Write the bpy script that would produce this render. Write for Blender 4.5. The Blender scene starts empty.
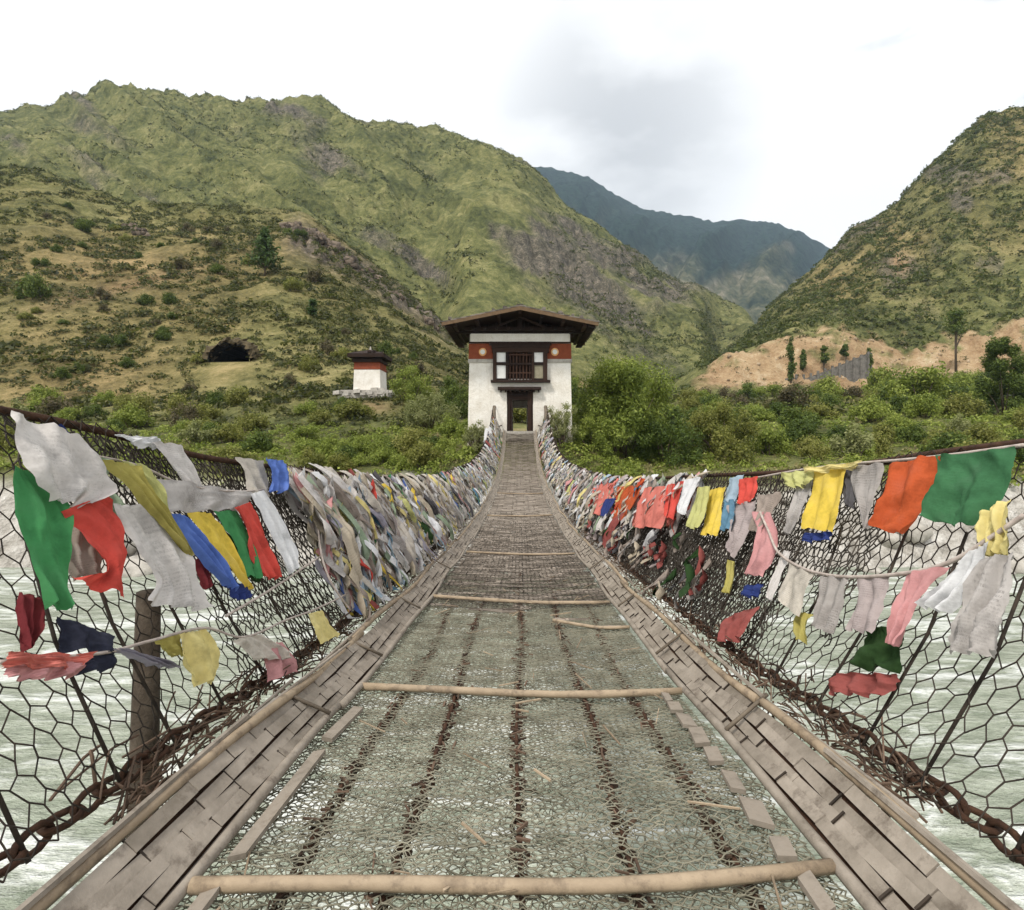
import bpy, math, random
import numpy as np
from mathutils import Vector
random.seed(7); RNG = np.random.default_rng(11)
SC = bpy.context.scene; COL = SC.collection
F, CX, HY = 543.0, 520.0, 440.0          # focal length in pixels, picture column of the bridge axis, horizon row

# ------------------------------------------------------------------ small helpers
def pchip(xk, yk, x):
    xk = np.asarray(xk, float); yk = np.asarray(yk, float); x = np.asarray(x, float)
    h = np.diff(xk); d = np.diff(yk, axis=0)
    d = d / (h if yk.ndim == 1 else h[:, None])
    m = np.zeros_like(yk)
    with np.errstate(all='ignore'):
        hm = np.where(d[:-1] * d[1:] > 0, 2 * d[:-1] * d[1:] / (d[:-1] + d[1:]), 0)
    m[1:-1] = np.nan_to_num(hm); m[0] = d[0]; m[-1] = d[-1]
    xc = np.clip(x, xk[0], xk[-1]); i = np.clip(np.searchsorted(xk, xc) - 1, 0, len(xk) - 2)
    t = (xc - xk[i]) / h[i]; hh = h[i]
    if yk.ndim > 1: t = t[:, None]; hh = hh[:, None]
    return ((2*t**3 - 3*t**2 + 1) * yk[i] + (t**3 - 2*t**2 + t) * hh * m[i]
            + (-2*t**3 + 3*t**2) * yk[i+1] + (t**3 - t**2) * hh * m[i+1])

_TAB = np.random.default_rng(3).random((256, 256))
def vnoise(x, y):
    x = np.asarray(x, float); y = np.asarray(y, float)
    xi = np.floor(x).astype(int); yi = np.floor(y).astype(int); fx = x - xi; fy = y - yi
    fx = fx*fx*(3-2*fx); fy = fy*fy*(3-2*fy)
    a = _TAB[xi & 255, yi & 255]; b = _TAB[(xi+1) & 255, yi & 255]
    c = _TAB[xi & 255, (yi+1) & 255]; d = _TAB[(xi+1) & 255, (yi+1) & 255]
    return (a*(1-fx) + b*fx)*(1-fy) + (c*(1-fx) + d*fx)*fy
def fbm(x, y, o=4):
    s = 0; a = .5; t = 0
    for k in range(o):
        s = s + a*vnoise(x*2**k + 17.3*k, y*2**k + 5.1*k); t += a; a *= .5
    return s/t - .5
def ridged(x, y, o=4):
    s = 0; a = .5; t = 0
    for k in range(o):
        s = s + a*(1 - np.abs(2*vnoise(x*2**k + 7.7*k, y*2**k + 3.3*k) - 1)); t += a; a *= .5
    return s/t - .5

def mesh_np(name, V, Fq, mats, parent=None, mi=None, smooth=False, loc=None, attr=None):
    V = np.asarray(V, dtype=np.float32); Fq = np.asarray(Fq, dtype=np.int32)
    if loc is not None: V = V - np.asarray(loc, dtype=np.float32)
    me = bpy.data.meshes.new(name); k = Fq.shape[1]
    me.vertices.add(len(V)); me.vertices.foreach_set('co', V.ravel())
    me.loops.add(Fq.size); me.loops.foreach_set('vertex_index', Fq.ravel())
    me.polygons.add(len(Fq)); me.polygons.foreach_set('loop_start', np.arange(len(Fq), dtype=np.int32)*k)
    try: me.polygons.foreach_set('loop_total', np.full(len(Fq), k, dtype=np.int32))
    except Exception: pass
    if not isinstance(mats, (list, tuple)): mats = [mats]
    for m in mats: me.materials.append(m)
    if mi is not None: me.polygons.foreach_set('material_index', np.asarray(mi, dtype=np.int32))
    if smooth: me.polygons.foreach_set('use_smooth', np.ones(len(Fq), dtype=bool))
    if attr:
        for an, vals in attr.items():
            vals = np.asarray(vals, dtype=np.float32)
            if vals.ndim == 2:
                a = me.attributes.new(an, 'FLOAT_COLOR', 'POINT'); a.data.foreach_set('color', vals.ravel())
            else:
                a = me.attributes.new(an, 'FLOAT', 'POINT'); a.data.foreach_set('value', vals)
    me.update(); me.validate()
    o = bpy.data.objects.new(name, me); COL.objects.link(o)
    if loc is not None: o.location = loc
    if parent is not None: o.parent = parent
    return o

class MB:
    """collects boxes, tubes and sheets, then links them as ONE mesh object"""
    def __init__(s): s.v = []; s.f = []; s.m = []
    def add(s, V, Fc, mi=0):
        b = len(s.v); s.v += [tuple(p) for p in V]; s.f += [tuple(b+i for i in f) for f in Fc]; s.m += [mi]*len(Fc)
    def box(s, x0, x1, y0, y1, z0, z1, mi=0, fn=None):
        V = [(x, y, z) for z in (z0, z1) for y in (y0, y1) for x in (x0, x1)]
        if fn: V = [fn(*p) for p in V]
        s.add(V, [(0,2,3,1),(4,5,7,6),(0,1,5,4),(2,6,7,3),(0,4,6,2),(1,3,7,5)], mi)
    def obox(s, c, ax, ay, az, mi=0):
        c, ax, ay, az = map(Vector, (c, ax, ay, az))
        V = [c + i*ax + j*ay + k*az for k in (-1,1) for j in (-1,1) for i in (-1,1)]
        s.add(V, [(0,2,3,1),(4,5,7,6),(0,1,5,4),(2,6,7,3),(0,4,6,2),(1,3,7,5)], mi)
    def tube(s, pts, r, k=8, mi=0, cap=True):
        pts = [Vector(p) for p in pts]; n = len(pts); rs = r if isinstance(r, (list, tuple)) else [r]*n
        V = []; Fc = []
        t = (pts[1]-pts[0]).normalized(); u = t.orthogonal().normalized()
        for i, p in enumerate(pts):
            t = (pts[min(i+1, n-1)] - pts[max(i-1, 0)]).normalized()
            u = (u - t*u.dot(t)).normalized(); w = t.cross(u)
            for j in range(k):
                a = 2*math.pi*j/k; V.append(p + rs[i]*(math.cos(a)*u + math.sin(a)*w))
        for i in range(n-1):
            for j in range(k):
                Fc.append((i*k+j, i*k+(j+1) % k, (i+1)*k+(j+1) % k, (i+1)*k+j))
        if cap: Fc += [tuple(range(k-1, -1, -1)), tuple((n-1)*k+j for j in range(k))]
        s.add(V, Fc, mi)
    def build(s, name, mats, parent=None, smooth=False, loc=None):
        me = bpy.data.meshes.new(name)
        L = Vector(loc) if loc is not None else Vector((0,0,0))
        me.from_pydata([tuple(Vector(p)-L) for p in s.v], [], s.f)
        if not isinstance(mats, (list, tuple)): mats = [mats]
        for m in mats: me.materials.append(m)
        me.polygons.foreach_set('material_index', s.m)
        if smooth: me.polygons.foreach_set('use_smooth', [True]*len(s.f))
        me.update()
        o = bpy.data.objects.new(name, me); COL.objects.link(o); o.location = L
        if parent is not None: o.parent = parent
        return o

def tag(o, label=None, cat=None, group=None, kind=None):
    if label: o['label'] = label
    if cat: o['category'] = cat
    if group: o['group'] = group
    if kind: o['kind'] = kind
    return o
def empty(name, loc, label, cat, group=None):
    o = bpy.data.objects.new(name, None); COL.objects.link(o); o.location = loc; o.empty_display_size = .3
    return tag(o, label, cat, group)
def dup(root, loc, rotz=0, scale=1, label=None, group=None):
    r = root.copy(); COL.objects.link(r); r.location = loc; r.rotation_euler = (0,0,rotz)
    r.scale = (scale,)*3 if not isinstance(scale, tuple) else scale
    if label: r['label'] = label
    if group: r['group'] = group
    for ch in list(root.children):
        c = ch.copy(); COL.objects.link(c); c.parent = r
    return r

# ------------------------------------------------------------------ materials
def newmat(name):
    m = bpy.data.materials.new(name); m.use_nodes = True; nt = m.node_tree
    for n in list(nt.nodes): nt.nodes.remove(n)
    return m, nt
class NT:
    def __init__(s, nt): s.nt = nt
    def n(s, typ, ins=None, **kw):
        x = s.nt.nodes.new(typ)
        for k, v in kw.items(): setattr(x, k, v)
        for k, v in (ins or {}).items():
            if hasattr(v, 'is_output'): s.nt.links.new(v, x.inputs[k])
            else: x.inputs[k].default_value = v
        return x
    def noise(s, vec, scale, detail=5, rough=.6, dist=0):
        return s.n('ShaderNodeTexNoise', {'Vector': vec, 'Scale': scale, 'Detail': detail, 'Roughness': rough, 'Distortion': dist}).outputs['Fac']
    def ramp(s, fac, stops):
        r = s.n('ShaderNodeValToRGB', {'Fac': fac}); e = r.color_ramp.elements
        while len(e) < len(stops): e.new(.5)
        for i, (p, c) in enumerate(stops):
            e[i].position = p; e[i].color = (*c, 1) if len(c) == 3 else c
        return r.outputs['Color']
    def mix(s, fac, a, b, mode='MIX'):
        x = s.nt.nodes.new('ShaderNodeMix'); x.data_type = 'RGBA'; x.blend_type = mode
        for i, v in ((0, fac), (6, a), (7, b)):
            if hasattr(v, 'is_output'): s.nt.links.new(v, x.inputs[i])
            else: x.inputs[i].default_value = (*v, 1) if isinstance(v, tuple) and len(v) == 3 else v
        return x.outputs[2]
    def math(s, op, a, b=0.0, clamp=False):
        x = s.n('ShaderNodeMath', {0: a, 1: b}, operation=op); x.use_clamp = clamp; return x.outputs[0]
    def mapr(s, v, a, b, c=0.0, d=1.0):
        return s.n('ShaderNodeMapRange', {0: v, 1: a, 2: b, 3: c, 4: d}).outputs[0]
    def obj(s): return s.n('ShaderNodeTexCoord').outputs['Object']
    def pos(s): return s.n('ShaderNodeNewGeometry').outputs['Position']
    def island(s): return s.n('ShaderNodeNewGeometry').outputs['Random Per Island']
    def bump(s, h, strength=.4, dist=.02):
        return s.n('ShaderNodeBump', {'Height': h, 'Strength': strength, 'Distance': dist}).outputs['Normal']
    def out(s, sh, vol=None):
        o = s.nt.nodes.new('ShaderNodeOutputMaterial')
        if sh is not None: s.nt.links.new(sh, o.inputs['Surface'])
        if vol is not None: s.nt.links.new(vol, o.inputs['Volume'])
    def bsdf(s, color, rough=.8, normal=None, spec=.25, metal=0):
        ins = {'Base Color': color if hasattr(color, 'is_output') else (*color, 1), 'Roughness': rough, 'Specular IOR Level': spec, 'Metallic': metal}
        if normal is not None: ins['Normal'] = normal
        return s.n('ShaderNodeBsdfPrincipled', ins).outputs[0]

def rough_mat(name, c1, c2, scale=8, rough=.85, bump=.3, bdist=.01, island=0.0, spec=.2, stain=None):
    m, nt = newmat(name); g = NT(nt); P = g.pos()
    f = g.noise(P, scale, 6, .65)
    if island: f = g.math('ADD', g.math('MULTIPLY', f, 1-island), g.math('MULTIPLY', g.island(), island))
    col = g.ramp(f, [(.3, c1), (.7, c2)])
    if stain: col = g.mix(g.mapr(g.noise(P, stain[1], 5, .7), stain[2], stain[3]), col, stain[0])
    g.out(g.bsdf(col, rough, g.bump(g.noise(P, scale*4, 5, .7), bump, bdist), spec)); return m

def leaf_mat(name, ca, cb, cc, trans=.35):
    m, nt = newmat(name); g = NT(nt)
    tint = g.n('ShaderNodeAttribute', attribute_name='tint').outputs['Fac']
    orr = g.n('ShaderNodeObjectInfo').outputs['Random']
    f = g.math('ADD', g.math('MULTIPLY', g.island(), .45), g.math('ADD', g.math('MULTIPLY', tint, .4), g.math('MULTIPLY', orr, .2)))
    col = g.ramp(f, [(.12, ca), (.5, cb), (.95, cc)])
    a = g.n('ShaderNodeBsdfPrincipled', {'Base Color': col, 'Roughness': .6, 'Specular IOR Level': .25}).outputs[0]
    b = g.n('ShaderNodeBsdfTranslucent', {'Color': g.mix(.5, col, (.22, .28, .04))}).outputs[0]
    g.out(g.n('ShaderNodeMixShader', {0: trans, 1: a, 2: b}).outputs[0]); return m

M = {}
M['leaf_light'] = leaf_mat('willow_leaf', (.065,.095,.016), (.20,.25,.042), (.38,.42,.10))
M['leaf_olive'] = leaf_mat('olive_leaf', (.070,.078,.018), (.20,.205,.045), (.36,.34,.11))
M['leaf_dark'] = leaf_mat('dark_leaf', (.020,.036,.008), (.066,.102,.018), (.17,.215,.042), .3)
M['leaf_dry'] = leaf_mat('dry_leaf', (.055,.042,.022), (.105,.085,.045), (.19,.155,.085), .2)
M['leaf_pale'] = leaf_mat('pale_leaf', (.12,.135,.05), (.24,.255,.10), (.38,.38,.19))
M['needle'] = leaf_mat('pine_needle', (.020,.042,.012), (.050,.095,.024), (.10,.16,.045), .25)
M['scrub'] = leaf_mat('scrub_leaf', (.013,.017,.005), (.046,.052,.013), (.155,.145,.045), .22)
M['thicket'] = leaf_mat('thicket_leaf', (.022,.032,.008), (.062,.078,.018), (.15,.16,.045), .25)
M['tussock'] = leaf_mat('tussock_blade', (.10,.085,.035), (.19,.165,.07), (.30,.255,.12), .25)
M['bark'] = rough_mat('bark', (.06,.045,.03), (.14,.11,.08), 6)
M['rust'] = rough_mat('rusty_iron', (.022,.012,.008), (.085,.042,.024), 30, .8, .5)
M['wire'] = rough_mat('blackened_wire', (.014,.012,.010), (.060,.045,.034), 18, .75, 0)
M['old_net'] = rough_mat('dusty_old_net', (.022,.018,.015), (.10,.085,.07), 14, .85, 0)
M['litter'] = rough_mat('dry_litter', (.04,.026,.018), (.15,.10,.07), 14, .9, 0, island=.5)
M['net_wire'] = rough_mat('galvanised_deck_wire', (.105,.098,.068), (.33,.31,.235), 9, .6, 0)
M['bamboo'] = rough_mat('weathered_bamboo', (.20,.15,.10), (.42,.33,.23), 9, .6, .25, island=.4, stain=((.12,.09,.065), 14, .5, .75))
M['bamboo_grey'] = rough_mat('grey_bamboo_strip', (.17,.145,.115), (.34,.295,.245), 9, .8, .5, .006, island=.16, stain=((.085,.065,.05), 11, .55, .75))
M['mat'] = rough_mat('bamboo_deck_strip', (.125,.103,.082), (.30,.255,.21), 6, .8, .35, .006, island=.6, stain=((.075,.06,.045), 6, .52, .75))
M['board'] = rough_mat('bleached_board', (.17,.145,.115), (.38,.33,.275), 9, .85, .4, .006, stain=((.16,.13,.10), 9, .5, .72))
M['old_post'] = rough_mat('dark_weathered_post', (.025,.018,.013), (.11,.088,.066), 9, .9, .7, .015)
M['cloth_cord'] = rough_mat('cord', (.30,.25,.22), (.55,.48,.43), 20, .9, .2)
m, nt = newmat('whitewash'); g = NT(nt); P = g.pos()
f1 = g.noise(P, 1.4, 6, .7); st = g.noise(g.n('ShaderNodeMapping', {'Vector': P, 'Scale': (3.2, 3.2, .28)}).outputs[0], 1.3, 5, .7)
col = g.ramp(f1, [(.3, (.62,.575,.50)), (.55, (.76,.725,.665)), (.75, (.82,.80,.755))])
col = g.mix(g.mapr(st, .54, .76, 0, .40), col, (.42,.36,.28))
col = g.mix(g.mapr(g.n('ShaderNodeSeparateXYZ', {0: P}).outputs['Z'], 1.3, -.4, 0, .5), col, (.40,.33,.23))
g.out(g.bsdf(col, .92, g.bump(g.math('ADD', g.noise(P, 3.5, 5, .7), g.math('MULTIPLY', g.noise(P, 14, 4, .7), .4)), .8, .06), .1)); M['whitewash'] = m
M['red_band'] = rough_mat('red_ochre_plaster', (.17,.042,.020), (.25,.068,.032), 3, .85, .2)
M['disc'] = rough_mat('ochre_disc', (.62,.30,.10), (.75,.45,.2), 3, .7, .1)
M['dark_wood'] = rough_mat('dark_timber', (.010,.006,.005), (.034,.018,.012), 5, .75, .3, island=.4)
M['mid_wood'] = rough_mat('barge_timber', (.075,.045,.026), (.17,.11,.062), 4, .75, .3, island=.3)
M['red_wood'] = rough_mat('reddish_timber', (.022,.011,.008), (.065,.032,.020), 4, .75, .3, island=.3)
M['shingle'] = rough_mat('roof_shingle', (.08,.07,.06), (.20,.175,.15), 3, .85, .4, island=.5)
M['white_panel'] = rough_mat('window_infill', (.62,.62,.60), (.74,.74,.72), 3, .8, .1)
M['grey_panel'] = rough_mat('grey_infill', (.20,.18,.12), (.30,.27,.2), 4, .8, .2)  # greyer, darker tone for the lower right window panel
M['stone'] = rough_mat('pale_stone', (.27,.25,.22), (.50,.47,.42), 2.5, .9, .6, .05, stain=((.17,.16,.13), 2, .55, .8))
M['cave_rock'] = rough_mat('shade_dark_rock', (.008,.007,.006), (.03,.026,.022), 2, .95, .5)  # near-black colour stands in for the shade inside the cave
M['lip_rock'] = rough_mat('cave_lip_rock', (.045,.036,.02), (.12,.092,.052), 1.2, .95, .6, .05)
M['concrete'] = rough_mat('grey_concrete', (.085,.080,.070), (.21,.20,.18), 1.2, .9, .3)
M['post_wood'] = rough_mat('weathered_post', (.07,.055,.04), (.20,.165,.125), 7, .85, .5, .01)

# cloth
def cloth_mat(name, col, faded=.25, print_=.0, trans=.22):
    m, nt = newmat(name); g = NT(nt); O = g.obj(); P = g.pos()
    c = tuple(col)
    lum = .3*c[0]+.59*c[1]+.11*c[2]
    pale = tuple(.5*x + .5*(lum*.8+.12) for x in c); dark = tuple(x*.62 for x in c)
    f = g.noise(P, 7, 5, .65)
    base = g.ramp(f, [(.32, dark), (.5, c), (.78, tuple(x*(1-faded)+p*faded for x, p in zip(c, pale)))])
    fine = g.noise(P, 60, 3, .7)
    base = g.mix(g.mapr(fine, .45, .7, 0, .22), base, dark)
    if print_:
        uv = g.n('ShaderNodeUVMap').outputs['UV']
        br = g.n('ShaderNodeTexNoise', {'Vector': g.n('ShaderNodeMapping', {'Vector': uv, 'Scale': (70, 34, 1)}).outputs[0], 'Scale': 1.0, 'Detail': 2.0, 'Roughness': .7}).outputs['Fac']
        sep = g.n('ShaderNodeSeparateXYZ', {0: uv})
        w = g.math('FRACT', g.math('MULTIPLY', sep.outputs['Y'], 26.0))
        line = g.math('MULTIPLY', g.math('LESS_THAN', w, .55), g.math('MULTIPLY', g.mapr(br, .46, .54), g.mapr(g.noise(P, 11, 3, .6), .40, .62)))
        ex = g.math('MULTIPLY', g.math('GREATER_THAN', sep.outputs['X'], .1), g.math('LESS_THAN', sep.outputs['X'], .9))
        base = g.mix(g.math('MULTIPLY', g.math('MULTIPLY', line, ex), print_*.95), base, tuple(x*.25 for x in c))
    a = g.n('ShaderNodeBsdfPrincipled', {'Base Color': base, 'Roughness': .92, 'Specular IOR Level': .1,
            'Normal': g.bump(g.noise(P, 45, 4, .7), .5, .006)}).outputs[0]
    b = g.n('ShaderNodeBsdfTranslucent', {'Color': base}).outputs[0]
    g.out(g.n('ShaderNodeMixShader', {0: trans, 1: a, 2: b}).outputs[0]); return m
CL = {
 'white': cloth_mat('white_cotton', (.62,.585,.56), .3, .35), 'bright white': cloth_mat('bright_white_cotton', (.74,.74,.75), .3, .1),
 'off-white': cloth_mat('off_white_cotton', (.58,.53,.46), .3, .4), 'grey': cloth_mat('grey_cotton', (.37,.34,.32), .3, .55),
 'pale grey': cloth_mat('pale_grey_cotton', (.47,.44,.42), .3, .5), 'taupe': cloth_mat('taupe_cotton', (.36,.30,.26), .3, .45),
 'mauve': cloth_mat('mauve_cotton', (.42,.355,.345), .3, .5), 'beige': cloth_mat('beige_cotton', (.50,.43,.33), .3, .35),
 'red': cloth_mat('red_cotton', (.62,.085,.065), .15), 'orange-red': cloth_mat('orange_red_cotton', (.50,.10,.035), .2, .15),
 'salmon': cloth_mat('salmon_cotton', (.66,.20,.16), .3), 'pink': cloth_mat('pink_cotton', (.60,.30,.30), .3, .1),
 'maroon': cloth_mat('maroon_cotton', (.20,.035,.04), .2), 'dull red': cloth_mat('dull_red_cotton', (.30,.085,.075), .3),
 'green': cloth_mat('green_cotton', (.065,.26,.095), .2), 'deep green': cloth_mat('deep_green_cotton', (.055,.165,.075), .3, .2),
 'dark green': cloth_mat('dark_green_cotton', (.03,.065,.022), .3), 'pale green': cloth_mat('pale_green_cotton', (.32,.40,.28), .3, .2),
 'yellow': cloth_mat('yellow_cotton', (.72,.53,.085), .25), 'pale yellow': cloth_mat('pale_yellow_cotton', (.70,.60,.25), .3),
 'olive yellow': cloth_mat('olive_yellow_cotton', (.40,.35,.10), .3), 'yellow-green': cloth_mat('yellow_green_cotton', (.50,.50,.20), .3),
 'blue': cloth_mat('blue_cotton', (.11,.19,.52), .25), 'dark blue': cloth_mat('dark_blue_cotton', (.035,.055,.20), .25),
 'steel blue': cloth_mat('steel_blue_cotton', (.12,.24,.34), .3), 'light blue': cloth_mat('light_blue_cotton', (.36,.46,.55), .3),
 'navy': cloth_mat('navy_cotton', (.035,.038,.06), .3), 'lavender': cloth_mat('lavender_cotton', (.36,.34,.40), .3),
 'charcoal': cloth_mat('charcoal_cotton', (.10,.095,.10), .3, .2),
}

# ------------------------------------------------------------------ bridge profile
_D = [-5,-2,0,2.05,2.8,4.9,7.3,10,13,17,21,25,29,32.6]
_Z = [-.30,-.72,-.98,-1.18,-1.28,-1.45,-1.61,-1.76,-1.83,-1.82,-1.66,-1.32,-.56,.56]
_HD = [-5,1.8,2.7,4,7,12,20,24,28,32.6]; _HH = {-1: [1.36,1.23,1.19,1.165,1.11,1.11,1.06,1.12,1.30,1.5], 1: [1.25,1.135,1.13,1.13,1.10,1.08,1.05,1.10,1.28,1.5]}
_gd = np.linspace(-5, 32.6, 3001); _gz = pchip(_D, _Z, _gd); _gh = {k: pchip(_HD, v, _gd) for k, v in _HH.items()}
def deck(d): return np.interp(d, _gd, _gz)
def hh(d, sg): return np.interp(d, _gd, _gh[1 if sg > 0 else -1])
NX0, NX1, NZ0 = 1.12, 1.60, .17
def net_pt(sgn, d, s, off=0.0):
    """point on the sloping side net: s=0 at the base chain, s=1 at the hand cable; off = metres inward"""
    d = np.asarray(d, float); s = np.asarray(s, float)
    x = sgn*(NX0 - off + (NX1-NX0)*s); z = deck(d) + NZ0 + s*(hh(d, sgn)-NZ0)
    return np.stack([x+0*d, d+0*s, z], -1)
def unproject(px, py, off):
    """where the sight line of a picture point meets the side net (moved off metres inward)"""
    u = (px-CX)/F; v = (HY-py)/F; sg = 1 if u > 0 else -1; a = abs(u)
    def f(d):
        s = (a*d - NX0 + off)/(NX1-NX0)
        return deck(d) + NZ0 + s*(hh(d, sg)-NZ0) - v*d
    lo, hi = .25, 31.0
    for _ in range(50):
        mid = .5*(lo+hi)
        if f(mid) > 0: hi = mid
        else: lo = mid
    d = .5*(lo+hi)
    return np.array([u*d, d, v*d])

# ------------------------------------------------------------------ terrain: one height field with river bank, bench, hills
PXC = np.array([-900,-400,25,130,210,290,340,385,430,470,520,560,600,630,660,700,720,745,765,800,850,900,955,1003,1100,1300,1900], float)
def zof(v, Y): return (HY - np.asarray(v, float))*Y/F
def cols(d): k = sorted(d); return np.interp(PXC, k, [d[i] for i in k])
L = []
L.append((21.0, np.full(len(PXC), -9.0)))
L.append((26.5, cols({-900:-7.6, 1900:-7.6})))
L.append((28.5, cols({-900:-6.0, 470:-5.6, 520:-5.2, 560:-5.6, 1900:-6.0})))
L.append((30.6, cols({-900:-3.3, 440:-3.1, 500:-2.3, 545:-2.3, 610:-3.1, 1900:-3.3})))
L.append((32.3, cols({-900:-1.9, 420:-1.9, 462:-.9, 490:-.05, 550:-.05, 582:-.9, 640:-1.9, 1900:-1.9})))
L.append((40.0, cols({-900:-.6, 420:-.5, 470:.2, 500:.45, 545:.45, 580:.1, 640:-.9, 1900:-.7})))
v50 = cols({-900:428, 25:424, 200:424, 300:421, 385:418, 470:419, 520:420, 560:425, 600:431, 660:434, 800:430, 1003:428, 1900:428}); L.append((50.0, zof(v50, 50)))
v62 = cols({-900:410, 25:404, 200:400, 290:398, 370:393, 450:399, 520:405, 600:419, 660:421, 720:420, 800:415, 1003:412, 1900:410})
z62 = zof(v62, 62); L.append((62.0, z62))
crest = cols({-900:160, -400:150, 25:176, 130:207, 210:212, 290:214, 340:244, 385:279, 430:318, 470:346, 520:366, 560:378, 600:387, 660:394})
leftw = np.clip((700-PXC)/90, 0, 1)
zc = zof(crest, 190)
Rv = {75:cols({660:413, 720:413, 800:410, 900:408, 1003:403, 1900:400}), 100:cols({660:405, 720:405, 800:402, 900:399, 1003:394, 1900:385}),
      140:cols({660:398, 700:392, 765:392, 850:393, 900:390, 960:380, 1003:376, 1900:360}), 152:cols({660:396, 700:386, 765:389, 850:386, 900:383, 960:372, 1003:367, 1900:350}),
      168:cols({660:395, 690:380, 703:369, 740:356, 765:347, 800:334, 850:336, 880:345, 905:347, 940:343, 960:341, 1003:330, 1100:312, 1900:290}),
      190:cols({660:394, 700:367, 720:361, 745:348, 765:338, 800:322, 850:316, 900:315, 955:306, 1003:297, 1100:270, 1900:230})}
fr = {75:.088, 100:.285, 140:.606, 152:.70, 168:.83, 190:1.0}
for Y in (75, 100, 140, 152, 168, 190):
    zl = z62 + fr[Y]*(zc - z62); zr = zof(Rv[Y], Y)
    L.append((float(Y), leftw*zl + (1-leftw)*zr))
ridge = cols({-900:180, -500:150, -150:122, 25:134, 120:112, 200:118, 290:124, 340:133, 385:137, 430:146, 470:152, 516:163, 540:183, 558:208, 592:231, 626:253, 660:275, 700:296, 720:304, 745:316, 765:340, 800:380, 850:400, 1003:400, 1900:400})
zr600 = zof(ridge, 600)
rr = cols({700:372, 720:357, 745:337, 765:322, 800:288, 845:251, 900:208, 955:160, 1003:128, 1060:112, 1150:118, 1300:100, 1900:140})
z380r = zof(rr, 380); wr = np.clip((PXC-700)/20, 0, 1)
z225 = np.where(PXC < 445, zc*1.0 - 4, zc + .075*(zr600-zc))
z225r = zof(Rv[190], 190) + .17*(z380r - zof(Rv[190], 190))
L.append((225.0, leftw*z225 + (1-leftw)*z225r))
z380l = z225 + .42*(zr600 - z225)
L.append((380.0, (1-wr)*z380l + wr*z380r))
L.append((600.0, np.where(PXC > 760, zr600 - 20, zr600)))
L.append((760.0, zr600*.72)); L.append((1000.0, np.full(len(PXC), 20.0)))
LY = np.array([l[0] for l in L]); LZ = np.array([l[1] for l in L])
NP_ = 1080
TP = np.linspace(-860, 1860, NP_)
TY = np.concatenate([np.linspace(21, 33, 40)[:-1], np.linspace(33, 62, 60)[:-1], np.linspace(62, 190, 130)[:-1], np.linspace(190, 380, 90)[:-1], np.linspace(380, 600, 80)[:-1], np.linspace(600, 1000, 24)])
LZf = pchip(PXC, LZ.T, TP)                       # columns x layers
TZ = pchip(LY, LZf.T, TY)                        # rows x columns
GP, GY = np.meshgrid(TP, TY); GX = (GP-CX)/F*GY
def sstep(a, b, x): t = np.clip((x-a)/(b-a), 0, 1); return t*t*(3-2*t)
onbank = 1 - sstep(3.5, 8, np.abs(GX))*1.0
scarz = sstep(141, 150, GY)*(1-sstep(164, 172, GY))*sstep(690, 710, GP)
cv = 1 - (1-sstep(24, 46, np.abs(GP-230)))*(1-sstep(6, 11, np.abs(GY-73)))
flat = 1 - (1-sstep(3.5, 9, np.abs(GX)))*(1-sstep(40, 52, GY))      # keep the gatehouse terrace level
TZ = TZ + cv*flat*fbm(GX/7, GY/7, 4)*np.interp(GY, [21, 35, 62, 150, 400, 1000], [.7, .8, 1.8, 4.5, 10, 14])
TZ = TZ + scarz*(ridged(GP/22, GY/9+GP/60, 4)*4.5 + 2.2*fbm(GP/7, GY/2.5, 3))
hillL = sstep(64, 110, GY)*np.clip((700-GP)/80, 0, 1)
TZ = TZ + cv*hillL*ridged(GX/24 + .3*GY/24, GY/40, 4)*np.interp(GY, [62, 110, 190], [0, 2.0, 3.0])
# spurs and gullies running down the far left slope
VP = HY - TZ*F/GY
al = (GP*.84 + VP*.54); ac = (-GP*.54 + VP*.84)
farL = sstep(205, 290, GY)*(1-sstep(560, 600, GY)*.75)*np.clip((735-GP)/60, 0, 1)*sstep(600, 590, 0*GY)
farL = sstep(205, 290, GY)*(1-sstep(520, 600, GY)*.8)*np.clip((735-GP)/60, 0, 1)
rg = ridged(al/230 + 3.1, ac/52, 5)
rg2 = ridged(al/90 + 8.1, ac/19+2, 4)
TZ = TZ + farL*(rg*np.interp(GY, [200, 300, 600], [0, 26, 44]) + rg2*np.interp(GY, [200, 300, 600], [0, 13, 20]))
farR = sstep(170, 230, GY)*(1-sstep(330, 400, GY)*.8)*np.clip((GP-735)/60, 0, 1)
TZ = TZ + farR*ridged((GP-VP*.6)/95, (GP*.6+VP)/170, 5)*17
def ground(X, Y):
    px = CX + F*np.asarray(X, float)/np.asarray(Y, float)
    i = np.clip(np.searchsorted(TY, Y) - 1, 0, len(TY)-2); ty = np.clip((Y-TY[i])/(TY[i+1]-TY[i]), 0, 1)
    q = np.clip((px-TP[0])/(TP[1]-TP[0]), 0, NP_-1.001); j = np.floor(q).astype(int); tx = q-j
    return (TZ[i, j]*(1-tx)+TZ[i, j+1]*tx)*(1-ty) + (TZ[i+1, j]*(1-tx)+TZ[i+1, j+1]*tx)*ty
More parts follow.
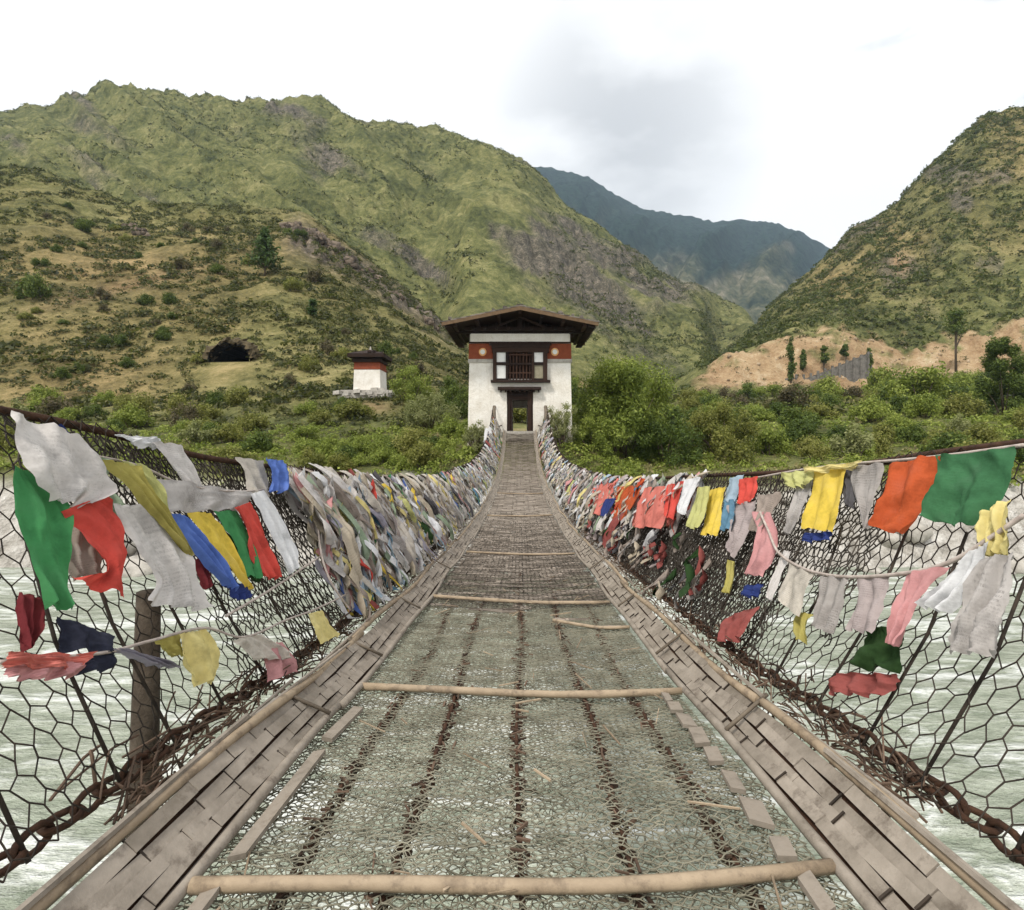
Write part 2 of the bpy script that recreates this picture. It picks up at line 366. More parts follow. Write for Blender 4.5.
# what the ground is made of, region by region
VP = HY - TZ*F/GY
nz = fbm(GX/9, GY/9, 4); nz2 = fbm(GX/31+9, GY/31, 4)
brown = np.clip((1-sstep(165, 235, GY))*sstep(50, 66, GY)*np.clip((690-GP)/120, 0, 1)*(.55+1.5*nz2) + .25*nz, 0, 1)
brown = brown*(1-.45*sstep(105, 175, GY))
scar = sstep(140, 149, GY+14*nz)*(1-sstep(165, 170, GY+22*fbm(GX/4, GY/4, 3)))*sstep(690, 706, GP+40*nz)*(1-.8*sstep(.10, .2, fbm(GX/8+5, TZ/3, 4)))
patch = np.exp(-(((GP-900)/9)**2+((VP-262)/10)**2))*(GY > 170)*1.4 + np.exp(-(((GP-860)/25)**2+((VP-395)/9)**2))*(GY > 60)
patch = patch + np.exp(-(((GP-373)/20)**2 + ((VP-407)/7)**2))*(GY > 50)*(GY < 64)*1.3 + np.exp(-(((GP-445)/22)**2+((VP-434)/4)**2))*(GY < 52)*1.2
patch = patch + np.exp(-(((GP-110)/70)**2 + ((VP-290 + (GP-110)*.25)/7)**2))*(GY < 190)*.8
patch = patch + (1-sstep(.6, 1.3, np.abs(GX+.1*np.sin(GY))))*(GY > 36)*(GY < 44)*.45
scar = np.clip(scar + patch*(.8+nz), 0, 1)
gravel = 1 - sstep(-3.0, -1.9, TZ + 1.4*nz)
rock = farL*sstep(-.05, .14, fbm(al/120+2, ac/26, 5) - .45*rg - .3*rg2 + .03) * sstep(0, .12, fbm(GX/60+3, TZ/50, 3)+.20)
outc = np.exp(-((VP-(236+np.clip(GP-300, 0, 200)*.62))/15)**2)*sstep(275, 300, GP)*(1-sstep(435, 470, GP))*(GY > 120)*(GY < 230)
rock = np.clip(rock + farR*.8*sstep(.12, .26, fbm(GP/30, VP/22, 4)+.06) + outc*1.3*(.6+1.6*fbm(GP/9, VP/9, 3)+.3), 0, 1)
brown = np.clip(brown + farR*(.35+1.3*fbm(GP/60+5, VP/40, 4)) + .5*np.clip(outc, 0, 1), 0, 1)
TZ = TZ + rock*(farL*(ridged(GP/9+4, VP/15+GP/40, 4)*11 + ridged(GP/26, VP/34, 3)*9) + np.clip(outc, 0, 1)*ridged(GP/8, VP/9, 4)*5)
mask = np.stack([brown, scar, rock, gravel], -1).reshape(-1, 4)

m, nt = newmat('hill_ground'); g = NT(nt); P = g.pos()
at = g.n('ShaderNodeAttribute', attribute_name='mask')
sep = g.n('ShaderNodeSeparateColor', {0: at.outputs['Color']}); al_ = at.outputs['Alpha']
n1 = g.noise(P, .035, 6, .65); n2 = g.noise(P, .22, 6, .7); n3 = g.noise(P, 1.1, 5, .7)
n4 = g.noise(P, 3.6, 4, .7)
nn = g.math('ADD', g.math('MULTIPLY', n1, .33), g.math('ADD', g.math('MULTIPLY', n2, .34), g.math('ADD', g.math('MULTIPLY', n3, .20), g.math('MULTIPLY', n4, .13))))
grass = g.ramp(nn, [(.38, (.028,.036,.014)), (.45, (.072,.082,.029)), (.52, (.145,.150,.054)), (.61, (.29,.265,.12))])
dry = g.ramp(nn, [(.36, (.036,.030,.014)), (.43, (.105,.084,.036)), (.51, (.235,.178,.080)), (.62, (.46,.32,.165))])
col = g.mix(sep.outputs[0], grass, dry)
rk = g.ramp(g.math('ADD', g.math('MULTIPLY', n2, .5), g.math('MULTIPLY', n3, .5)), [(.38, (.026,.023,.020)), (.5, (.105,.090,.078)), (.62, (.27,.225,.185))])
col = g.mix(g.math('MULTIPLY', sep.outputs[2], .85), col, rk)
so = g.ramp(nn, [(.36, (.11,.070,.038)), (.44, (.27,.175,.095)), (.53, (.40,.285,.165)), (.63, (.56,.46,.32))])
col = g.mix(sep.outputs[1], col, so)
gr = g.ramp(n3, [(.3, (.18,.165,.14)), (.5, (.40,.375,.335)), (.7, (.62,.60,.56))])
col = g.mix(al_, col, gr)
g.out(g.bsdf(col, .95, g.bump(g.math('ADD', n2, g.math('MULTIPLY', n3, .4)), 1.0, 1.2), .1))
M['hill'] = m

def grid_faces(nr, nc):
    i = np.arange(nr*nc).reshape(nr, nc)
    return np.stack([i[:-1, :-1], i[:-1, 1:], i[1:, 1:], i[1:, :-1]], -1).reshape(-1, 4)
V = np.stack([GX, GY, TZ], -1).reshape(-1, 3); Fq = grid_faces(*GX.shape)
_y = np.linspace(63, 90, 300); _v = HY - F*ground((230-CX)/F*_y, _y)/_y; CAVE_Y = float(_y[np.argmax(_v <= 361.5)])
fc = V[Fq].mean(1); fpx = CX + F*fc[:, 0]/fc[:, 1]; fv = HY - F*fc[:, 2]/fc[:, 1]
hole = (fc[:, 1] > CAVE_Y+.1) & (fc[:, 1] < CAVE_Y+9) & (((fpx-230)/20.5)**2 + ((361.5-fv)/17.5)**2 < 1) & (fv < 361.3)
tag(mesh_np('hillside_terrain', V, Fq[~hole], M['hill'], smooth=True, attr={'mask': mask}), kind='structure')

# far mountain range
def mountain(name, Y0, Y1, foot, ridge_k, ridge_v, mat, amp, seed, back=1.35):
    p = np.linspace(330, 1060, 420); y = np.concatenate([np.linspace(Y0, Y1, 90), np.linspace(Y1, Y1*back, 12)[1:]])
    rv = pchip(ridge_k, ridge_v, p); zr = (HY-rv)*Y1/F
    PP, YY = np.meshgrid(p, y); t = np.clip((YY-Y0)/(Y1-Y0), 0, 1)
    z0 = (HY-foot)*Y0/F; Z = z0 + (zr[None, :]-z0)*t**.95; Z = np.where(YY > Y1, zr[None, :]*(1 - 1.2*(YY/Y1-1)), Z)
    X = (PP-CX)/F*YY
    VV = HY - F*Z/YY
    env = np.sin(np.clip(t, 0, 1)*math.pi)*.85 + .15
    Z = Z + amp*env*ridged((PP+VV*.8)/75+seed, (VV-PP*.4)/150+seed, 5) + amp*.10*fbm(PP/4, YY/30, 3) + amp*.35*env*ridged((PP+VV*.8)/24, (VV-PP*.4)/50, 4)
    VV = HY - F*Z/YY
    low = sstep(-22, 26, VV - (rv[None, :] + 48) + 95*fbm((PP+VV)/40+seed, (VV-PP)/60, 4))
    V = np.stack([X, YY, Z], -1).reshape(-1, 3)
    mk = np.stack([low, low*0, low*0, low*0+1], -1).reshape(-1, 4)
    return tag(mesh_np(name, V, grid_faces(*PP.shape), mat, smooth=True, attr={'mask': mk}), kind='structure')
m, nt = newmat('forested_mountain'); g = NT(nt); P = g.pos()
sep = g.n('ShaderNodeSeparateColor', {0: g.n('ShaderNodeAttribute', attribute_name='mask').outputs['Color']})
n1 = g.noise(P, .006, 7, .7, .4); n2 = g.noise(P, .035, 6, .75)
fo = g.ramp(n2, [(.38, (.004,.012,.013)), (.58, (.024,.048,.036))]); lo = g.ramp(g.math('ADD', g.math('MULTIPLY', n1, .6), g.math('MULTIPLY', n2, .4)), [(.40, (.022,.034,.022)), (.48, (.085,.092,.050)), (.54, (.16,.15,.095)), (.62, (.32,.28,.21))])
g.out(g.bsdf(g.mix(sep.outputs[0], fo, lo), .95, g.bump(n2, 1.0, 12), .05)); M['mountain'] = m
mountain('far_mountain', 1150, 2500, 345, [380,500,530,560,585,620,650,690,720,765,800,838,900,1000], [150,162,170,171,179,198,210,216,221,221,235,254,300,380], M['mountain'], 190, 2.3)
# the wide floor of the valley and the land to the horizon
gm = MB(); gm.add([(-9000,-3000,-9.5),(9000,-3000,-9.5),(9000,9000,-9.5),(-9000,9000,-9.5)], [(0,1,2,3)])
tag(gm.build('valley_ground', M['hill']), kind='structure')

# river
m, nt = newmat('river_water'); g = NT(nt); P = g.pos()
mp = g.n('ShaderNodeMapping', {'Vector': P, 'Scale': (.42, 1.5, 1), 'Rotation': (0, 0, .12)}).outputs[0]
w1 = g.noise(mp, .55, 7, .68, .6); w2 = g.noise(mp, 2.2, 5, .7)
foam = g.math('MULTIPLY', g.mapr(w1, .51, .60), g.mapr(w2, .36, .56), True)
wc = g.mix(foam, g.ramp(w2, [(.34, (.19,.225,.16)), (.5, (.31,.345,.265)), (.66, (.43,.46,.38))]), (.74,.76,.72))
g.out(g.bsdf(wc, g.mapr(foam, 0, 1, .22, .8), g.bump(g.math('ADD', w1, g.math('MULTIPLY', w2, .5)), 1.0, .5), .5)); M['water'] = m
gm = MB(); gm.add([(-260,-200,-6.5),(260,-200,-6.5),(260,30,-6.5),(-260,30,-6.5)], [(0,1,2,3)])
tag(gm.build('river_water', M['water']), kind='structure')

# ------------------------------------------------------------------ leaves
def leaf_quads(C, N, size, asp=.55, rng=RNG, jit=.7):
    """quads centred at C facing roughly along N"""
    n = len(C)
    N = N + jit*rng.normal(size=(n, 3)); N /= np.linalg.norm(N, axis=1)[:, None] + 1e-9
    R = rng.normal(size=(n, 3)); U = np.cross(N, R); U /= np.linalg.norm(U, axis=1)[:, None] + 1e-9
    W = np.cross(N, U); s = (size*rng.uniform(.6, 1.35, n))[:, None]
    U = U*s; W = W*s*asp
    V = np.stack([C-U, C-W*.9+U*.1, C+U, C+W*.9+U*.1], 1).reshape(-1, 3)
    return V, np.arange(4*n).reshape(n, 4)
def blob_leaves(blobs, n, size, rng, shell=.35):
    """blobs: (x,y,z,rx,rz): leaves through each lobe, most near its skin"""
    B = np.array(blobs, float); w = B[:, 3]**2*B[:, 4]; w = w**.75; idx = rng.choice(len(B), n, p=w/w.sum())
    D = rng.normal(size=(n, 3)); D /= np.linalg.norm(D, axis=1)[:, None]
    r = 1 - shell*rng.random(n)**1.3*1.6 + .10*rng.normal(size=n)
    b = B[idx]; C = b[:, :3] + D*np.stack([b[:, 3], b[:, 3], b[:, 4]], 1)*r[:, None]
    tint = (np.sin(idx*12.9898)*43758.5453) % 1.0
    tint = .65*tint + .35*np.clip(.5+.5*D[:, 2], 0, 1)*rng.random(n)
    return C, D + np.array([0, 0, .35]), tint
def shrub_mesh(name, seed, leaf, n=2600, size=.07, tall=1.0, sparse=False, stems=True):
    """a bush one metre in radius: many lobes of leaves over a few stems"""
    rng = np.random.default_rng(seed); bl = []
    for k in range(15 if not sparse else 11):
        a = rng.uniform(0, 6.28); r = rng.uniform(.0, .72)**.8; h = rng.uniform(.25, 1.05)*tall*(1-.55*r)
        q = rng.uniform(.20, .42)*(1-.25*r)
        bl.append((r*math.cos(a), r*math.sin(a), h, q, q*rng.uniform(.7, 1.1)))
    C, D, t = blob_leaves(bl, n, size, rng, .5 if sparse else .35)
    # sprays that break the outline
    ns = n//5; k = rng.integers(0, len(bl), ns); d = rng.normal(size=(ns, 3)); d[:, 2] = np.abs(d[:, 2]) + .5; d /= np.linalg.norm(d, axis=1)[:, None]
    b = np.array(bl)[k]; S = b[:, :3] + d*b[:, 3:4]*rng.uniform(.9, 1.5, (ns, 1))
    C = np.vstack([C, S]); D = np.vstack([D, d]); t = np.concatenate([t, rng.random(ns)])
    C[:, 2] = np.maximum(C[:, 2], .02)
    V, Fc = leaf_quads(C, D, size, .5, rng); tv = np.repeat(t, 4); mi = [0]*len(Fc)
    mb = MB()
    for b in bl[:7]:
        mb.tube([(b[0]*.12, b[1]*.12, -.25), (b[0]*.6, b[1]*.6, b[2]*.5), (b[0], b[1], b[2])], [.035, .022, .008], 5, cap=False)
    nb = len(V); V = np.vstack([V, np.array(mb.v)]); Fc = np.vstack([Fc, np.array(mb.f)+nb]); mi += [1]*len(mb.f)
    tv = np.concatenate([tv, np.zeros(len(mb.v))])
    o = mesh_np(name, V, Fc, [leaf, M['bark']], mi=mi, attr={'tint': tv})
    return o

SHR = {}
for kind, leaf, cfg in (('light', 'leaf_light', {}), ('olive', 'leaf_olive', {}), ('dark', 'leaf_dark', {}), ('dry', 'leaf_dry', {'sparse': True, 'n': 1500}), ('pale', 'leaf_pale', {'sparse': True})):
    SHR[kind] = [shrub_mesh('shrub', 100+31*len(SHR)+s, M[leaf], **{**dict(n=2600, size=.065, tall=[.95, 1.15, .8][s]), **cfg}) for s in range(3)]
for k in SHR:
    for o in SHR[k]: COL.objects.unlink(o)
DESC = {'light': 'fresh green leafy shrub', 'olive': 'olive green rounded shrub', 'dark': 'dark green dense shrub', 'dry': 'brown twiggy dry shrub', 'pale': 'pale grey-green feathery shrub'}
PLACED = []
NSH = [0]
def shrub(px, Y, w, h, kind, where, label=None, group=None, sink=.12):
    X = (px-CX)/F*Y; z = float(ground(X, Y)) - sink
    src = SHR[kind][NSH[0] % 3]; NSH[0] += 1
    o = src.copy(); o.name = 'shrub'; COL.objects.link(o); o.location = (X, Y, z); o.rotation_euler = (0, 0, random.uniform(0, 6.28))
    o.scale = (w/2, w/2*random.uniform(.85, 1.15), h/1.25)
    tag(o, label or f'{DESC[kind]} growing {where}', 'shrub', group or f'{DESC[kind]}s growing {where}')
    PLACED.append((X, Y, w/2)); return o

# big willow bushes beside the gatehouse: finer leaves, their own meshes
def big_bush(px, Y, w, h, leaf, n, size, label, seed, sink=.3):
    X = (px-CX)/F*Y; z = float(ground(X, Y)) - sink
    rng = np.random.default_rng(seed); bl = []
    for k in range(34):
        a = rng.uniform(0, 6.28); r = rng.uniform(0, 1)**.6*.78; hz = rng.uniform(.16, .92)*h*(1-.62*r**1.6); q = rng.uniform(.13, .27)*w*.5
        bl.append((r*w/2*math.cos(a), r*w/2*math.sin(a), hz, q, q*rng.uniform(.75, 1.1)))
    C, D, t = blob_leaves(bl, n, size, rng, .42)
    ns = n//4; k = rng.integers(0, len(bl), ns); d = rng.normal(size=(ns, 3)); d[:, 2] = np.abs(d[:, 2])+.4; d /= np.linalg.norm(d, axis=1)[:, None]
    b = np.array(bl)[k]; S = b[:, :3] + d*b[:, 3:4]*rng.uniform(.9, 1.6, (ns, 1))
    C = np.vstack([C, S]); D = np.vstack([D, d]); t = np.concatenate([t, rng.random(ns)]); C[:, 2] = np.maximum(C[:, 2], .05)
    V, Fc = leaf_quads(C, D, size, .42, rng)
    root = empty('bush', (X, Y, z), label, 'bush')
    mesh_np('foliage', V, Fc, M[leaf], root, attr={'tint': np.repeat(t, 4)})
    mb = MB()
    for b in bl[::3]: mb.tube([(b[0]*.1, b[1]*.1, -.3), (b[0]*.5, b[1]*.5, b[2]*.55), (b[0], b[1], b[2])], [.07, .045, .015], 6)
    mb.build('stem', M['bark'], root, True)
    PLACED.append((X, Y, w*.4)); return root
big_bush(624, 36.5, 8.4, 8.4, 'leaf_light', 20000, .12, 'big bright green willow bush just right of the white gatehouse', 1)
big_bush(592, 33.6, 3.2, 3.2, 'leaf_light', 6000, .09, 'lower green bush at the right foot of the gatehouse before the big willow', 2)
big_bush(664, 35.6, 5.4, 4.2, 'leaf_dark', 9000, .10, 'dark green spreading bush right of the big willow bush, above the right row of flags', 3)
big_bush(722, 38.5, 5.6, 4.2, 'leaf_olive', 9000, .10, 'wide olive bush on the right bank below the orange road cut', 4)
big_bush(431, 47.0, 5.6, 3.6, 'leaf_pale', 8000, .10, 'pale feathery willow bush between the small shrine and the gatehouse', 5)
big_bush(453, 51.0, 4.0, 4.4, 'leaf_dark', 7000, .10, 'dark green bush against the left side of the gatehouse', 6)
big_bush(413, 56.0, 5.0, 4.8, 'leaf_light', 6000, .11, 'fresh green bush just right of the small white shrine', 7)
big_bush(562, 32.2, 2.3, 3.6, 'leaf_pale', 4200, .06, 'small pale bush in front of the gatehouse right corner', 8, .2)
big_bush(476, 32.1, 2.0, 2.2, 'leaf_pale', 3200, .06, 'small pale bush in front of the gatehouse left corner', 9, .2)
big_bush(1004, 60.0, 6.2, 10.5, 'leaf_dark', 20000, .14, 'tall dark green bushy tree at the right edge of the photo', 10)

# scattered individual shrubs, band by band: (count, px range, Y range, width range, height ratio, kinds, where)
def band(n, p0, p1, y0, y1, w0, w1, hr, kinds, where, tries=60):
    c = 0
    for _ in range(n*tries):
        if c >= n: break
        Y = random.uniform(y0, y1); px = random.uniform(p0, p1); X = (px-CX)/F*Y; w = random.uniform(w0, w1)
        if 31.5 < Y < 38.5 and abs(X) < 4.4: continue
        if 38 < Y < 60 and abs(X) < 2.2: continue
        if 55 < Y < 66 and 335 < px < 402: continue
        if 62 < Y < 80 and 200 < px < 262: continue
        if any((X-a)**2 + (Y-b)**2 < (.62*(w/2+r))**2 for a, b, r in PLACED): continue
        shrub(px, Y, w, w*hr*random.uniform(.8, 1.25), random.choice(kinds), where); c += 1
band(26, 300, 476, 32.2, 42, 1.6, 3.0, .62, ['light', 'light', 'dark', 'olive'], 'on the left bank just behind the flag netting')
band(26, -40, 320, 33.0, 48, 1.7, 3.4, .62, ['light', 'olive', 'olive', 'dark', 'pale'], 'on the left terrace behind the nearer left flags')
band(22, 20, 470, 46, 62, 2.2, 4.2, .6, ['light', 'olive', 'olive', 'dark', 'dry'], 'between the left terrace and the foot of the slope')
band(34, -60, 440, 62, 92, 2.0, 4.0, .62, ['dark', 'olive', 'dry', 'dry', 'dark'], 'on the lower left slope around the cave')
band(34, -60, 330, 92, 165, 2.6, 5.2, .6, ['dark', 'olive', 'dry', 'dark'], 'high on the near left slope above the cave')
band(30, 575, 1060, 33.5, 47, 2.0, 3.8, .66, ['light', 'olive', 'olive', 'dark', 'pale'], 'on the right bank just behind the flag netting')
band(34, 600, 1060, 46, 70, 2.6, 4.8, .62, ['light', 'olive', 'olive', 'dark'], 'on the right valley floor beyond the bank')
band(36, 640, 1060, 70, 128, 3.2, 6.5, .62, ['light', 'olive', 'olive', 'dark', 'dry'], 'on the right valley floor below the orange road cut')
band(12, 880, 1040, 74, 120, 5.0, 8.0, .75, ['dark', 'light'], 'in the dense thicket at the right below the road cut')
band(9, 540, 690, 60, 150, 3.2, 6, .7, ['light', 'olive', 'dark'], 'in the valley just beyond the big willow bush')
shrub(33, 92, 6.0, 5.6, 'dark', '', 'large dark bush on the slope at the left edge of the photo', 'dark green dense shrubs growing high on the near left slope above the cave')

shrub(517.5, 49, 3.4, 2.0, 'olive', '', 'olive shrub glimpsed through the open gatehouse doorway', 'shrubs seen through the gatehouse doorway')
# scrub and tussocks no one could count
def clumps(n, fp, K, rng, lf=.27):
    """fp -> px,Y,size arrays"""
    px, Y, s, squash = fp(n, rng); X = (px-CX)/F*Y; z = ground(X, Y)
    ok = (np.abs(px-230) > 22) | (Y < 66) | (Y > 80)
    ok &= ~((np.abs(X) < 3.7) & (Y > 32.6) & (Y < 37.5)) & ~((np.abs(X) < 1.5) & (Y < 52)); X, Y, z, s = X[ok], Y[ok], z[ok], s[ok]; n = len(X)
    D = rng.normal(size=(n, K, 3)); D /= np.linalg.norm(D, axis=2)[..., None]; D[..., 2] = np.abs(D[..., 2])
    r = rng.uniform(.55, 1.08, (n, K, 1)); C = np.stack([X, Y, z], -1)[:, None, :] + D*r*s[:, None, None]*np.array([1, 1, squash])
    t = np.repeat(rng.random(n)[:, None], K, 1)
    V, Fc = leaf_quads(C.reshape(-1, 3), D.reshape(-1, 3)+np.array([0, 0, .3]), np.repeat(s, K)*lf, .6, rng)
    return V, np.repeat(t.ravel(), 4)
def stuff(name, parts, mat):
    V = np.vstack([p[0] for p in parts]); t = np.concatenate([p[1] for p in parts])
    return tag(mesh_np(name, V, np.arange(len(V)).reshape(-1, 4), mat, attr={'tint': t}), kind='stuff')
rng = np.random.default_rng(5)
def sampler(p0, p1, y0, y1, s0, s1, sq=.8, thr=None, sc=14., cond=None):
    def f(n, rng):
        Y = np.sqrt(rng.uniform(y0**2, y1**2, n*3)); px = rng.uniform(p0, p1, n*3)
        if thr is not None:
            X = (px-CX)/F*Y; k = fbm(X/sc+4, Y/sc, 3) > thr; px, Y = px[k], Y[k]
        if cond is not None:
            k = cond(px, Y); px, Y = px[k], Y[k]
        px, Y = px[:n], Y[:n]
        s = s0 + (s1-s0)*rng.random(len(px))**2.2
        return px, Y, s, sq
    return f
def gully(p, Y):
    v = HY - F*ground((p-CX)/F*Y, Y)/Y; a = p*.84 + v*.54; c = -p*.54 + v*.84
    return (ridged(a/90 + 8.1, c/19+2, 4) < -.10) | (ridged(a/230+3.1, c/52, 5) < -.16)
notscar = lambda p, Y: ~((Y > 141) & (Y < 170) & (p > 690))
stuff('hillside_scrub', [
    clumps(10500, sampler(-200, 480, 60, 195, .25, 1.5, .75, -.10), 30, rng),
    clumps(2600, sampler(-200, 480, 45, 100, .2, 1.0, .75), 30, rng),
    clumps(17000, sampler(-300, 740, 200, 590, .45, 2.3, .8, -.06, 40.), 9, rng, .4),
    clumps(9000, sampler(-300, 740, 205, 590, .7, 3.0, .9, None, 40., gully), 10, rng, .38),
    clumps(6500, sampler(700, 1250, 168, 400, .5, 2.2, .8, -.2, 20.), 12, rng, .38),
    clumps(1500, sampler(540, 1150, 60, 150, .5, 1.8, .8, -.05, 14., notscar), 34, rng),
    clumps(420, sampler(690, 1150, 140, 172, .2, .9, .8, -.02, 8.), 24, rng)], M['scrub'])
stuff('hillside_thicket', [
    clumps(8500, sampler(700, 1250, 169, 400, .5, 2.7, .85, -.09, 26.), 16, rng, .34),
    clumps(900, sampler(700, 860, 171, 260, .8, 2.4, .9), 14, rng),
    clumps(700, sampler(560, 740, 150, 330, .8, 2.6, .9, .0, 20., notscar), 14, rng)], M['thicket'])
stuff('grass_tussocks', [
    clumps(9500, sampler(-200, 480, 40, 190, .18, .55, .8), 10, rng),
    clumps(500, sampler(440, 600, 31, 36, .12, .35, .9), 12, rng),
    clumps(2600, sampler(470, 1150, 32, 120, .2, .6, .8, None, 14., notscar), 12, rng),
    clumps(1500, sampler(-100, 1100, 31, 45, .15, .4, .9), 14, rng)], M['tussock'])
stuff('undergrowth', [
    clumps(2600, sampler(-150, 1180, 31.0, 48, .25, .75, .75), 60, rng, .17),
    clumps(260, sampler(430, 640, 30.9, 33.2, .2, .6, .8), 60, rng, .17),
    clumps(1900, sampler(560, 1180, 45, 100, .4, 1.1, .75), 55, rng, .17)], M['leaf_light'])

# ------------------------------------------------------------------ trees
def tree(px, Y, h, w, leaf, label, group=None, style='round', seed=1, trunk_frac=.3, n=1600, size=.3, zoff=0):
    X = (px-CX)/F*Y; z = float(ground(X, Y)) - .2 + zoff; rng = np.random.default_rng(seed)
    root = empty('pine_tree' if style == 'pine' else 'tree', (X, Y, z), label, 'tree', group)
    mb = MB(); mb.tube([(0, 0, -.3), (.02*h*rng.normal()*.4, 0, h*.5), (0, 0, h*.92)], [h*.018, h*.013, h*.004], 7)
    if style == 'pine':
        C = []; D = []; T = []
        for k in range(15):
            f = k/14; zz = h*(trunk_frac + (1-trunk_frac)*f*.95); R = w/2*(1-f)**.8*rng.uniform(.75, 1.1) + .1
            nb = 9
            for j in range(nb):
                a = j*6.283/nb + rng.uniform(-.3, .3); rl = R*rng.uniform(.6, 1.1)
                tip = Vector((math.cos(a)*rl, math.sin(a)*rl, zz + rl*.16))
                mb.tube([(0, 0, zz), tuple(tip)], [h*.006, h*.002], 4, cap=False)
                q = rng.uniform(.25, 1.05, 14)[:, None]
                c = np.array([[0, 0, zz]]) + (np.array(tip) - np.array([0, 0, zz]))[None]*q + rng.normal(size=(14, 3))*w*.028
                C.append(c); D.append(np.tile([[math.cos(a)*.4, math.sin(a)*.4, .9]], (14, 1))); T.append(np.full(14, rng.random()))
        C = np.vstack(C); D = np.vstack(D); t = np.concatenate(T); V, Fc = leaf_quads(C, D, w*.055, .4, rng)
    else:
        bl = []
        for k in range(16):
            if style == 'column':
                a = rng.uniform(0, 6.28); r = rng.uniform(0, .35); zz = trunk_frac + (1-trunk_frac)*(k+.5)/16
                q = w/2*rng.uniform(.5, .85)*(1.0 if zz < .8 else .7); bl.append((r*w/2*math.cos(a), r*w/2*math.sin(a), zz*h, q, q*.9))
            else:
                a = rng.uniform(0, 6.28); r = rng.uniform(0, .7); zz = rng.uniform(trunk_frac+.1, .93); sh = math.sin(math.pi*min(1, max(.15, (zz-trunk_frac)/(1-trunk_frac))))
                q = w/2*rng.uniform(.28, .5); bl.append((r*w/2*sh*math.cos(a), r*w/2*sh*math.sin(a), zz*h, q, q*.8))
        for b in bl[::2]: mb.tube([(0, 0, max(.2*h, b[2]-.25*h)), (b[0], b[1], b[2])], [h*.012, h*.004], 5, cap=False)
        C, D, t = blob_leaves(bl, n, size, rng, .5); V, Fc = leaf_quads(C, D, size, .55, rng)
    mb.build('trunk', M['bark'], root, True)
    mesh_np('crown', V, Fc, M[leaf], root, attr={'tint': np.repeat(t, 4)})
    return root
def at_v(px, v, y0, y1):
    """depth at which the ground shows at picture row v"""
    Y = np.linspace(y0, y1, 400); z = ground((px-CX)/F*Y, Y); vv = HY - F*z/Y
    k = np.argmax(vv <= v); return float(Y[k])
Yp = at_v(265, 276, 70, 185)
tree(265, Yp, 48*Yp/F, 40*Yp/F, 'needle', 'lone green pine on the left hillside, above the cave', style='pine', seed=4, trunk_frac=.2)
tree(312, at_v(312, 318, 70, 185), 3.4, 2.8, 'needle', 'small young conifer on the left slope above the small shrine', style='round', seed=5, trunk_frac=.15, n=900, size=.2)
for (px, vb, hp, wp, lab, st, tf) in [
    (791, 383, 47, 10, 'tall narrow dark tree at the left end of the retaining wall', 'column', .08),
    (803, 372, 22, 7, 'small slim tree just right of the tall narrow dark tree', 'column', .2),
    (824, 374, 30, 11, 'forked dark tree in front of the middle of the orange road cut', 'round', .3),
    (846, 364, 20, 11, 'round-topped dark tree standing above the retaining wall', 'round', .35),
    (869, 378, 30, 9, 'narrow dark tree at the upper right end of the retaining wall', 'column', .15),
    (956, 372, 66, 32, 'tall tree with a bare trunk before the right part of the road cut', 'round', .42)]:
    Yt = at_v(px, vb, 95, 168)
    tree(px, Yt, hp*Yt/F, wp*Yt/F, 'leaf_dark', lab, 'trees along the road cut', st, int(px), tf, 1500, .32)

# ------------------------------------------------------------------ gatehouse
GY0, GY1 = 33.0, 36.7
S = F/GY0
def gx(px): return (px-520.5)/S
def gz(py): return (HY-py)/S
house = empty('gatehouse', (0, 34.8, .5), 'white two-storey gatehouse with wide gabled roof at the end of the bridge', 'gatehouse')
OFF = Vector(house.location)
def gpart(mb, name, mats, parent=None, smooth=False, abs_=True):
    par = parent or house; o = mb.build(name, mats, par, smooth); o.location = -OFF if par is house else (0, 0, 0); return o
def bat(x, y, z):
    k = 1 - .0065*(z-.5); return (x*k, 34.85 + (y-34.85)*k, z)
W = 3.17; T = .55; zt = 6.45; zb = -1.6
mb = MB()
DX, DZ0, DZ1 = .80, .52, 3.02; WX0, WX1, WZ0, WZ1 = -1.55, 1.62, 3.72, 5.8
DXF = DX
for (yy0, yy1, win) in ((GY0, GY0+T, True), (GY1-T, GY1, False)):
    DX = .80 if win else .46; DZ1 = 3.02 if win else 2.15
    mb.box(-W, -DX, yy0, yy1, zb, DZ1, fn=bat); mb.box(DX, W, yy0, yy1, zb, DZ1, fn=bat); mb.box(-DX, DX, yy0, yy1, zb, DZ0, fn=bat)
    if win:
        mb.box(-W, W, yy0, yy1, DZ1, WZ0, fn=bat); mb.box(-W, WX0, yy0, yy1, WZ0, WZ1, fn=bat); mb.box(WX1, W, yy0, yy1, WZ0, WZ1, fn=bat); mb.box(-W, W, yy0, yy1, WZ1, zt, fn=bat)
    else: mb.box(-W, W, yy0, yy1, DZ1, zt, fn=bat)
mb.box(-W, -W+T, GY0+T, GY1-T, zb, zt, fn=bat); mb.box(W-T, W, GY0+T, GY1-T, zb, zt, fn=bat)
DX, DZ1 = .80, 3.02
mb.box(-W+T, W-T, GY0+T, GY1-T, 3.3, 3.5, fn=bat)
gpart(mb, 'wall', M['whitewash'])
# floor of the passage and the threshold step
mb = MB(); mb.box(-DX+.01, DX-.01, GY0-.35, GY1+.3, .2, .54); mb.box(-1.1, 1.1, GY0-.9, GY0-.36, .1, .48)
gpart(mb, 'threshold', M['stone'])
